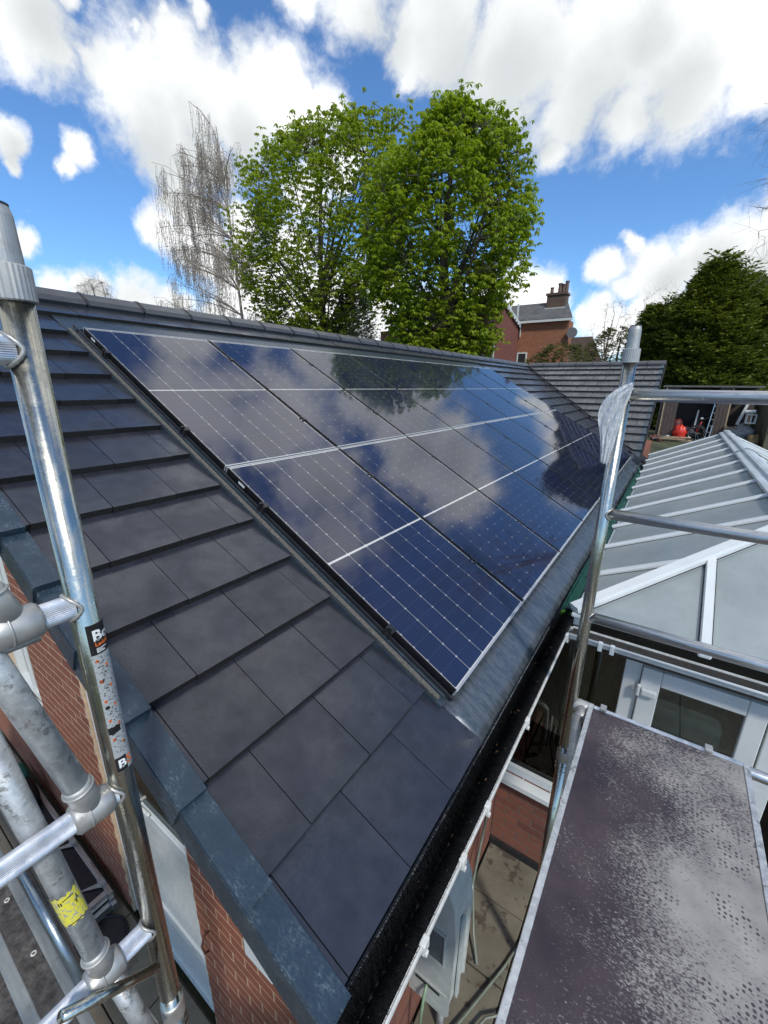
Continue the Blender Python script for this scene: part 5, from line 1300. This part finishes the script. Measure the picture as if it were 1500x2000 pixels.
def palmate(tips, per, spread, nl, L0, seed, droop=(0.35, 1.1)):
    rg = np.random.default_rng(seed); T = np.array([t[0] for t in tips]); n = len(T)*per
    C = np.repeat(T, per, 0)+rg.normal(0, spread, (n, 3))
    out = []; base_a = rg.uniform(0, 2*PI, n); dr = rg.uniform(*droop, n); Ls = L0*rg.uniform(0.65, 1.15, n)
    for k in range(nl):
        a = base_a+2*PI*k/nl*0.85; d = np.stack([np.cos(a)*np.cos(dr), np.sin(a)*np.cos(dr), -np.sin(dr)], 1)+rg.normal(0, 0.12, (n, 3)); d = unit(d)
        s = unit(np.stack([-np.sin(a), np.cos(a), rg.normal(0, 0.2, n)], 1)); out.append(leaf_quads(C, d, s, Ls*(1.0 if k % 2 else 0.85), Ls*0.42))
    V = np.concatenate(out); return V
def tree(name, label, base, top, env, nl, ns_, nt, depth, r0, per, spread, nleaf, L0, mat, bark=MT_BARK, group=None, seed=0, gaps=-1.3, droop=(0.35, 1.1)):
    t = thing(name, label, 'tree', base, group)
    tubes, tips = skeleton(None, base, top, env, nl, ns_, nt, depth, r0, seed=seed)
    V, F = tubes_mesh(tubes, 5); link('trunk', fast_mesh('trunk', V, F), bark, t)
    tips = lumpy(tips, gaps, seed)
    V = palmate(tips, per, spread, nleaf, L0, seed+1, droop); link('crown', fast_mesh('crown', V, np.arange(len(V)).reshape(-1, 4)), mat, t)
    return t, tips
chR = [(13.0, -8.82, -7.13), (12.5, -9.9, -6.2), (11.9, -10.59, -5.43), (9.98, -13.0, -3.9), (7.7, -13.8, -3.6), (5.2, -13.5, -3.9), (3.36, -11.9, -5.2), (1.42, -11.28, -5.31), (0.2, -10.9, -6)]
chL = [(16.6, -21.5, -18.0), (15.9, -24.0, -15.8), (15.02, -27.0, -11.6), (12.12, -28.9, -11.2), (8.95, -28.9, -12.6), (6.47, -27.8, -14.98), (3.94, -26.0, -17.0), (2.0, -24, -18)]
tR, tipsR = tree('chestnut_tree', 'big dense bright green horse chestnut, right of the two behind the ridge', (-8.5, 22, -2.46), (-8.2, 22, 12.6), chR, 26, 190, 1900, 0.85, 0.42, 7, 0.27, 6, 0.29, MT_LEAF, seed=3, gaps=-1.25)
tL, tipsL = tree('chestnut_tree', 'sparser yellow-green horse chestnut with sky showing through, left of the dense one', (-20.5, 25, -2.46), (-20.0, 25, 15.2), chL, 30, 230, 2000, 0.55, 0.40, 6, 0.30, 6, 0.31, MT_LEAF2, seed=9, gaps=-1.05)
# birch with weeping bare twigs
def birch():
    t = thing('birch_tree', 'bare weeping birch with drooping brown twigs, leftmost tall tree', 'tree', (-27.5, 23, -2.46))
    rg = np.random.default_rng(5); tubes = []; hang = []; cat = []
    trunk = [np.array([-27.0-1.6*(q**1.3), 23, -2.46+q*20.5]) for q in np.linspace(0, 1, 12)]; tubes.append((trunk, list(np.linspace(0.2, 0.03, 12))))
    env_z = [4, 5.9, 8.4, 9.8, 12.6, 15.5, 18.0]; xl = [-37.5, -38, -38.5, -36.3, -34.8, -32.6, -29.8]; xr = [-24.5, -24.4, -25, -25.5, -25.3, -25.8, -28.2]
    limbs = []
    for i in range(62):
        tt = rg.uniform(0.14, 0.95); k = tt*11; st = trunk[int(k)]; z1 = min(18, st[2]+rg.uniform(1.0, 3.2)); a, b = np.interp(z1, env_z, xl), np.interp(z1, env_z, xr)
        tx = a+(b-a)*rg.uniform(0.0, 1.0)**1.7; tgt = np.array([tx, 23+rg.normal(0, 1.6), z1]); mid = (st+tgt)/2+np.array([0, 0, 0.9])
        pts = [st*(1-s)**2+2*mid*s*(1-s)+tgt*s*s for s in np.linspace(0, 1, 8)]; tubes.append((pts, list(np.linspace(0.06, 0.014, 8)))); limbs.append(pts)
    LP = [p for l in limbs for p in l[3:]]+trunk[7:]
    for i in range(360):
        st = LP[rg.integers(len(LP))]; d = rg.normal(0, 1, 3)*[1.0, 0.8, 0.3]; tgt = st+d*1.1+np.array([0, 0, 0.4])
        tgt[0] = np.clip(tgt[0], np.interp(tgt[2], env_z, xl), np.interp(tgt[2], env_z, xr))
        pts = [st, (st+tgt)/2+np.array([0, 0, 0.25]), tgt]; tubes.append((pts, [0.022, 0.016, 0.012]))
        for j in range(9):
            s = rg.uniform(0.2, 1); p = st*(1-s)+tgt*s+rg.normal(0, 0.1, 3); L = rg.uniform(0.8, 2.8); sw = rg.normal(0, 0.22, 3)*[1, 1, 0]
            q = [p+sw*u*0.6+np.array([0, 0, -L*u])+rg.normal(0, 0.05, 3)*[1, 1, 0] for u in np.linspace(0, 1, 5)]
            tubes.append((q, [0.009]*5))
            for c_ in range(5):
                cat.append((q[rg.integers(1, 5)]+rg.normal(0, 0.08, 3), rg.uniform(0.06, 0.16)))
    V, F = tubes_mesh(tubes, 3); link('trunk', fast_mesh('trunk', V, F), MT_TWIG, t)
    C = np.array([c[0] for c in cat]); n = len(C); L = np.array([c[1] for c in cat]); D = unit(rg.normal(0, 0.3, (n, 3))+[0, 0, -1]); S = unit(np.cross(D, rg.normal(0, 1, (n, 3))))
    V = leaf_quads(C, D, S, L, L*0.35); link('crown', fast_mesh('crown', V, np.arange(4*n).reshape(-1, 4)), MT_CATKIN, t)
birch()
# bare trees
def bare(label, base, top, env, depth, r0, seed, n=(8, 40, 260), mat=MT_TWIG):
    t = thing('bare_tree', label, 'tree', base); tubes, tips = skeleton(None, base, top, env, *n, depth, r0, seed=seed)
    rg = np.random.default_rng(seed)
    for p, d in list(tips):
        for k in range(3):
            e = p+unit((d+rg.normal(0, 0.5, 3))[None])[0]*rg.uniform(0.3, 0.8)*np.array([1, 1, 1.1]); tubes.append(([p, e], [r0*0.018, r0*0.010]))
    V, F = tubes_mesh(tubes, 3); link('trunk', fast_mesh('trunk', V, F), mat, t)
bare('bare twiggy tree at the right picture edge, high above the conifers', (6.3, 14.5, -2.4), (6.0, 14.5, 7.4), [(8.6, 4.6, 7.0), (6.4, 4.15, 7.6), (5.2, 4.5, 7.6), (4.2, 4.3, 7.6), (3.2, 4.4, 7.4), (2.4, 5.0, 7)], 0.5, 0.20, 21, (8, 60, 420))
bare('small bare tree crown just over the ridge at far left', (-32, 14, -2.46), (-32, 14, 6.0), [(6.45, -31.9, -31.2), (6.1, -33.4, -30.4), (5.2, -34, -29.8)], 0.6, 0.22, 22, (8, 40, 200))
bare('bare tree on the skyline just right of the far brick house', (-2.6, 44, -2.46), (-2.6, 44, 6), [(7.0, -3.2, -2.0), (5.0, -5.0, 0.0), (2.5, -5, 0.5)], 0.5, 0.2, 23)
bare('bare tree on the skyline left of the conifers behind the right pole', (1.2, 42, -2.46), (1.2, 42, 6), [(7.4, 0.0, 2.2), (5.2, -1.8, 3.2), (2.5, -1.8, 3.4)], 0.5, 0.2, 24)
bare('bare shrubby tree between the dark cone conifer and the dense chestnut', (-15.4, 24, -2.46), (-15.2, 24, 5), [(6.2, -16.0, -14.2), (4.0, -17.0, -13.4), (1.5, -17.4, -13)], 0.5, 0.15, 25)
bare('low bare tree under the sparse chestnut beside the birch', (-25, 25, -2.46), (-25, 25, 5), [(6.5, -27, -23), (4.5, -29, -21), (2.5, -29, -20)], 0.5, 0.2, 26)
# conifers
def pushed(base, env, dy):
    k = (base[1]+dy+1.46)/(base[1]+1.46)
    f = lambda x: 3.64+(x-3.64)*k
    return (f(base[0]), base[1]+dy, base[2]), [((z+0.377)*k-1.45 if z > -1 else z, f(a), f(b)) for z, a, b in env]
def conifer(name, label, base, env, depth, n, L0, mat, seed, wind=0.0, group=None, cat='tree'):
    if group: base, env = pushed(base, env, 4.0)
    t = thing(name, label, cat, base, group); rg = np.random.default_rng(seed)
    zs = np.array([e[0] for e in env]); o = np.argsort(zs); zs = zs[o]; xl = np.array([e[1] for e in env])[o]; xr = np.array([e[2] for e in env])[o]
    top = zs[-1]; cxm = (xl[-1]+xr[-1])/2
    V, F = tubes_mesh([([np.array([base[0], base[1], base[2]]), np.array([cxm, base[1], top-0.3])], [0.18, 0.02])], 5); link('trunk', fast_mesh('trunk', V, F), MT_BARK, t)
    m = n//14; z = rg.uniform(zs[0], top, m); a, b = np.interp(z, zs, xl), np.interp(z, zs, xr); hw = (b-a)/2; th = rg.uniform(0, 2*PI, m)
    rr = np.sqrt(rg.uniform(0.30, 1.0, m))*(1+0.10*np.sin(z*5+th*3))
    ctr = np.stack([(a+b)/2, np.full(m, base[1]), z], 1); C = ctr+np.stack([hw*rr*np.cos(th), hw*depth*rr*np.sin(th), np.zeros(m)], 1)
    if group:        # ragged leaders standing out of the outline
        E1, E2 = [], []
        for q in range(26):
            z0 = rg.uniform(zs[0]+0.55*(top-zs[0]), top-0.1); a_, b_ = np.interp(z0, zs, xl), np.interp(z0, zs, xr)
            x0 = (a_+b_)/2+(b_-a_)/2*rg.uniform(-0.97, 0.97); hgt = rg.uniform(0.5, 1.3); y0 = base[1]+rg.uniform(-0.6, 0.6)
            for t_ in np.linspace(0, 1, 26):
                an = rg.uniform(0, 2*PI); rr_ = 0.34*(1-t_)+0.02; zz_ = z0-0.2+hgt*t_; xx_ = x0+0.16*t_*t_
                E1.append((xx_+rr_*math.cos(an), y0+rr_*math.sin(an), zz_)); E2.append((xx_, y0, zz_))
        C = np.concatenate([C, np.array(E1)]); ctr = np.concatenate([ctr, np.array(E2)]); m = len(C)
    out = unit(C-ctr+1e-6)*[1, 1, 0]+np.array([wind, 0, 0.35]); out = unit(out+rg.normal(0, 0.15, (m, 3)))
    k = 14; CC = np.repeat(C, k, 0); OO = np.repeat(out, k, 0); s = rg.uniform(0, 1, m*k)[:, None]
    side = unit(np.cross(OO, [0, 0, 1])); sg = rg.choice([-1, 1], m*k)[:, None]
    P = CC+OO*s*L0*1.9; D = unit(OO*0.8+side*sg*rg.uniform(0.3, 1.0, (m*k, 1))+rg.normal(0, 0.15, (m*k, 3))+[0, 0, -0.12])
    S = unit(np.cross(D, rg.normal(0, 0.6, (m*k, 3))+[0, 0, 1])); L = L0*rg.uniform(0.5, 1.1, m*k)*(1.15-s[:, 0]*0.5)
    V = leaf_quads(P, D, S, L, L*0.34, 0.1); link('crown', fast_mesh('crown', V, np.arange(len(V)).reshape(-1, 4)), mat, t)
    return t
gp = 'tall leylandii conifers behind the sheds'
conifer('conifer_tree', 'bushy green conifer just right of the right scaffold pole, lowest top of the row', (2.6, 23, -2.46), [(4.0, 2.0, 2.5), (3.3, 1.6, 3.4), (2.7, 1.35, 3.9), (1.37, 1.15, 4.4), (-0.44, 1.3, 4.6), (-2.4, 1.4, 4.6)], 0.9, 70000, 0.26, MT_CONI, 31, 0.15, gp)
conifer('conifer_tree', 'middle conifer of the dark green row with a wind-bent leader', (4.1, 21.5, -2.46), [(5.15, 4.05, 4.15), (4.7, 3.6, 4.4), (4.2, 3.3, 4.7), (3.4, 2.8, 5.3), (2.0, 2.5, 5.9), (-0.41, 2.6, 6.3), (-2.4, 2.7, 6.3)], 0.8, 98000, 0.26, MT_CONI, 32, 0.15, gp)
conifer('conifer_tree', 'tallest conifer of the dark green row, at the right picture edge', (5.6, 23, -2.46), [(4.9, 5.0, 5.1), (4.6, 4.8, 5.5), (4.2, 4.5, 6.0), (3.8, 4.3, 6.9), (2.16, 4.3, 7.6), (-0.4, 4.5, 8), (-2.4, 4.6, 8)], 0.8, 90000, 0.26, MT_CONI, 33, 0.15, gp)
conifer('conifer_tree', 'narrow dark pointed conifer standing between the two chestnuts', (-18.8, 27, -2.46), [(7.6, -19.0, -18.8), (6.6, -19.7, -18.1), (5.4, -20.1, -17.6), (3.4, -20.6, -17.2), (0, -20.8, -17)], 0.9, 34000, 0.20, MT_CONID, 34)
def hedge(label, base, env, seed, n=30000, mat=MT_SHRUB, L0=0.16, depth=0.8):
    conifer('garden_shrub', label, base, env, depth, n, L0, mat, seed, 0.0, None, 'shrub')
hedge('olive shrub in front of the far brick house wall', (-1.9, 24, -2.46), [(1.75, -2.6, -1.5), (1.3, -3.3, -1.0), (0.8, -3.9, -0.4), (-1, -4.2, -0.2)], 41, 16000)
hedge('light green shrub mass left of the right scaffold pole', (-0.2, 30, -2.46), [(3.1, -0.7, 0.6), (2.4, -1.6, 1.2), (1.4, -2.2, 1.5), (-1, -2.4, 1.8)], 42, 26000)
hedge('low green shrub beneath the dense chestnut by the ridge', (-15.0, 26, -2.46), [(3.4, -17.5, -12.5), (2.5, -18.5, -12), (0, -19, -11.5)], 43, 14000)

# ------------------------------------------------------------------ sheds and clutter at the end of the garden
SZ = -2.46
shed = thing('garden_shed', 'brown timber shed with open double doors at the garden end', 'shed', (4.2, 20.5, SZ))
MB().box(3.02, 6.2, 21.6, 21.7, SZ, -0.35).build('back_wall', MT_WOODB, shed)
MB().box(3.00, 3.10, 20.0, 21.6, SZ, -0.35).build('side_wall', MT_WOODB, shed)
MB().box(5.20, 5.26, 20.05, 21.6, SZ, -0.35).build('partition', MT_WOODB, shed)
MB().box(3.0, 6.2, 19.9, 21.8, -0.348, -0.28).build('roof', simple('grey_felt_roof', (0.12, 0.12, 0.11), 0.9), shed)
MB().box(3.0, 5.2, 19.95, 21.6, SZ-0.02, SZ+0.03).build('floor', MT_WOODB, shed)
for x0, nb in ((3.12, 4), (4.88, 3)):
    for i in range(nb): MB().box(x0+i*0.125+0.004, x0+(i+1)*0.125-0.004, 19.96-0.004*(i % 2), 19.995, SZ+0.06, -0.36).build('door_board', MT_WOODB, shed)
MB().box(3.115, 3.16, 19.93, 19.955, SZ, -0.36).box(5.27, 5.32, 19.95, 20.0, SZ, -0.36).build('door_post', MT_WOODP, shed)
fen = thing('board_fence', 'olive vertical board fence at the right picture edge beside the tarpaulin', 'fence', (6.3, 18, SZ))
fb = MB().box(-0.055, 0.055, -0.012, 0.012, 0, 1.95).mesh('fence_board'); fb.materials.append(MT_FENCE)
for i in range(26): link('fence_board', fb, None, fen, matrix=Matrix.Translation((6.22+0.02*i*0.3, 21.4-i*0.118, SZ)) @ Matrix.Rotation(PI/2, 4, 'Z'))
rb = lump(MB(), (3.86, 19.86, SZ+0.27), (0.24, 0.14, 0.32), 16, 12, 4, 1.1, 0.22).build('red_bag', simple('red_plastic_sack', (0.62, 0.035, 0.02), 0.3, 0, 0.2, 20, 1.0, 12, dist=0.02), smooth=True)
tag(rb, 'bright red plastic sack standing in the open shed doorway', 'sack')
# bicycle
bk = thing('bicycle', 'bicycle with red fork leaning in the open shed', 'bicycle', (4.4, 19.9, SZ))
MT_TYRE = simple('tyre_rubber', (0.02, 0.02, 0.02), 0.7); MT_RED = simple('red_paint', (0.5, 0.02, 0.02), 0.3)
def wheel(cx, cy, cz, R, ax):
    w = MB().torus((cx, cy, cz), ax, R, 0.026, 28, 8).build('wheel', MT_TYRE, bk, smooth=True)
    MB().torus((cx, cy, cz), ax, R-0.035, 0.009, 28, 6).build('rim', MT_ALU, w, smooth=True)
    sp = MB(); a_ = Vector(ax).normalized(); u = a_.orthogonal().normalized(); v_ = a_.cross(u)
    for i in range(14):
        an = 2*PI*i/14; sp.path([Vector((cx, cy, cz)), Vector((cx, cy, cz))+(u*math.cos(an)+v_*math.sin(an))*(R-0.03)], 0.004, 3)
    sp.build('spoke', MT_ALU, w)
wheel(4.42, 19.86, SZ+0.33, 0.30, (0.25, 1, 0)); wheel(4.78, 20.55, SZ+0.33, 0.30, (0.6, 1, 0))
MB().path([(4.42, 19.83, SZ+0.33), (4.50, 19.95, SZ+0.68), (4.53, 19.97, SZ+0.78)], 0.018, 8).build('fork', MT_RED, bk, smooth=True)
fm_ = MB().path([(4.50, 19.95, SZ+0.68), (4.62, 20.25, SZ+0.36), (4.76, 20.52, SZ+0.36), (4.66, 20.40, SZ+0.80), (4.51, 19.97, SZ+0.74)], 0.017, 8)
fm_.path([(4.66, 20.40, SZ+0.80), (4.62, 20.25, SZ+0.36)], 0.017, 8); fm_.build('frame', MT_DARKPL, bk, smooth=True)
MB().path([(4.34, 20.0, SZ+0.93), (4.46, 19.92, SZ+0.88), (4.54, 19.97, SZ+0.86), (4.64, 20.03, SZ+0.90), (4.74, 19.98, SZ+0.94)], 0.014, 8).build('handlebar', MT_DARKPL, bk, smooth=True)
lump(MB(), (4.68, 20.44, SZ+0.88), (0.05, 0.12, 0.03), seed=8).build('saddle', MT_DARKPL, bk, smooth=True)
lump(MB(), (4.50, 19.86, SZ+0.92), (0.05, 0.03, 0.03), seed=9).build('front_lamp', MT_WHITE, bk, smooth=True)
ladder = thing('aluminium_ladder', 'narrow aluminium ladder leaning inside the shed beside the right door', 'ladder', (4.85, 19.95, SZ))
for dx in (0, 0.13): MB().beam((4.72+dx, 19.90, SZ+0.03), (4.84+dx, 20.1, -0.75), 0.03, 0.03, (0, 1, 0)).build('stile', MT_ALUF, ladder)
for i in range(7):
    t = 0.06+i*0.15; MB().beam((4.72+0.12*t, 19.89+0.2*t, SZ+0.03+1.68*t), (4.85+0.12*t, 19.89+0.2*t, SZ+0.03+1.68*t), 0.03, 0.03).build('rung', MT_ALU, ladder)
for i, (x, y, s, colr) in enumerate(((4.15, 20.5, (0.25, 0.3, 0.25), (0.03, 0.03, 0.035)), (3.7, 20.6, (0.22, 0.3, 0.4), (0.10, 0.015, 0.015)), (4.5, 20.9, (0.35, 0.3, 0.42), (0.045, 0.05, 0.045)))):
    o = lump(MB(), (x, y, SZ+s[2]+0.03), s, 12, 8, 50+i, 0.6).build('storage_bag', simple('shed_bag_%s' % 'abc'[i], colr, 0.6), smooth=True)
    tag(o, ['dark bag piled behind the bicycle wheel in the shed', 'dark red bag behind the bright red sack in the shed', 'grey-green covered heap at the back of the shed'][i], 'bag')
bm = MB().beam((4.33, 20.3, SZ+0.5), (4.36, 20.4, -1.25), 0.05, 0.03); tag(bm.build('white_pole', MT_WHITED), 'pale pole standing upright among the bags in the shed', 'pole')
pal = thing('timber_pallet', 'timber pallet leaning below the dark right-hand shed bay', 'pallet', (5.55, 19.9, SZ))
for i in range(4): MB().box(5.28, 5.98, 19.86, 19.88, SZ+0.10+i*0.15, SZ+0.20+i*0.15).build('slat', MT_WOODP, pal)
for x in (5.32, 5.62, 5.92): MB().box(x-0.04, x+0.04, 19.881, 19.95, SZ+0.02, SZ+0.68).build('bearer', MT_WOODP, pal)
gp_ = MB().beam((5.62, 19.8, -1.72), (5.82, 19.85, -0.9), 0.09, 0.05, (0, 1, 0)); tag(gp_.build('gutter_offcut', MT_WHITED), 'white plastic gutter offcut leaning above the pallet', 'gutter offcut')
bt = thing('bird_table', 'pale wooden bird table lying on its side under the scaffold rail', 'bird table', (6.0, 19.2, -1.6))
for a in ((5.78, 6.08, 19.1, 19.4, -1.62, -1.58), (5.78, 6.08, 19.1, 19.4, -1.32, -1.28)): MB().box(*a).build('tray', MT_WHITED, bt)
for x, y in ((5.80, 19.12), (6.06, 19.12), (5.80, 19.38), (6.06, 19.38), (5.93, 19.12)): MB().box(x-0.018, x+0.018, y-0.018, y+0.018, -1.579, -1.321).build('post', MT_WHITED, bt)
MB().path([(5.72, 19.1, -1.20), (6.0, 19.0, -1.17)], 0.06, 12).build('roof_tube', MT_WHITED, bt)
tp = lump(MB(), (5.78, 19.3, SZ+0.36), (0.40, 0.25, 0.40), 16, 12, 6, 1.0, 0.25).build('tarpaulin', simple('grey_tarpaulin', (0.20, 0.20, 0.20), 0.5, 0, 0.35, 6, 1.0, 9, dist=0.03), smooth=True)
tag(tp, 'crumpled grey tarpaulin heap between the pallet and the fence', 'tarpaulin')
cb_ = lump(MB(), (6.08, 18.8, SZ+0.22), (0.17, 0.2, 0.26), 12, 8, 7, 0.4).build('sack', simple('brown_sack', (0.17, 0.11, 0.05), 0.8, 0, 0.5, 6), smooth=True)
tag(cb_, 'brown mottled sack at the foot of the olive fence', 'sack')
tmb = thing('timber_pile', 'pile of pale timber planks in front of the left shed door', 'timber pile', (3.6, 19.2, SZ))
for i, (x0, x1, y, z, w) in enumerate(((3.2, 4.3, 19.3, 0.04, 0.12), (3.15, 4.1, 19.15, 0.10, 0.10), (3.3, 4.25, 19.2, 0.16, 0.12), (3.6, 4.5, 19.4, 0.02, 0.1))):
    MB().beam((x0, y, SZ+z), (x1, y+0.12*(-1)**i, SZ+z+0.02), w, 0.045).build('plank', MT_WOODP, tmb)
rub = MB()
for i in range(26):
    c = (rng.uniform(2.9, 3.25), rng.uniform(18.8, 19.6), SZ+rng.uniform(0.02, 0.18)); lump(rub, c, (0.07, 0.06, 0.05), 5, 4, i)
rub_o = rub.build('rubble', MT_BRICK2, kind='stuff'); rub_o['label'] = 'heap of dark rubble and broken brick by the shed corner'
wl = MB().beam((3.03, 18.9, SZ+0.1), (3.5, 18.6, SZ+0.28), 0.16, 0.03); tag(wl.build('white_board', MT_WHITED), 'short pale board lying on the rubble by the conservatory end', 'board')
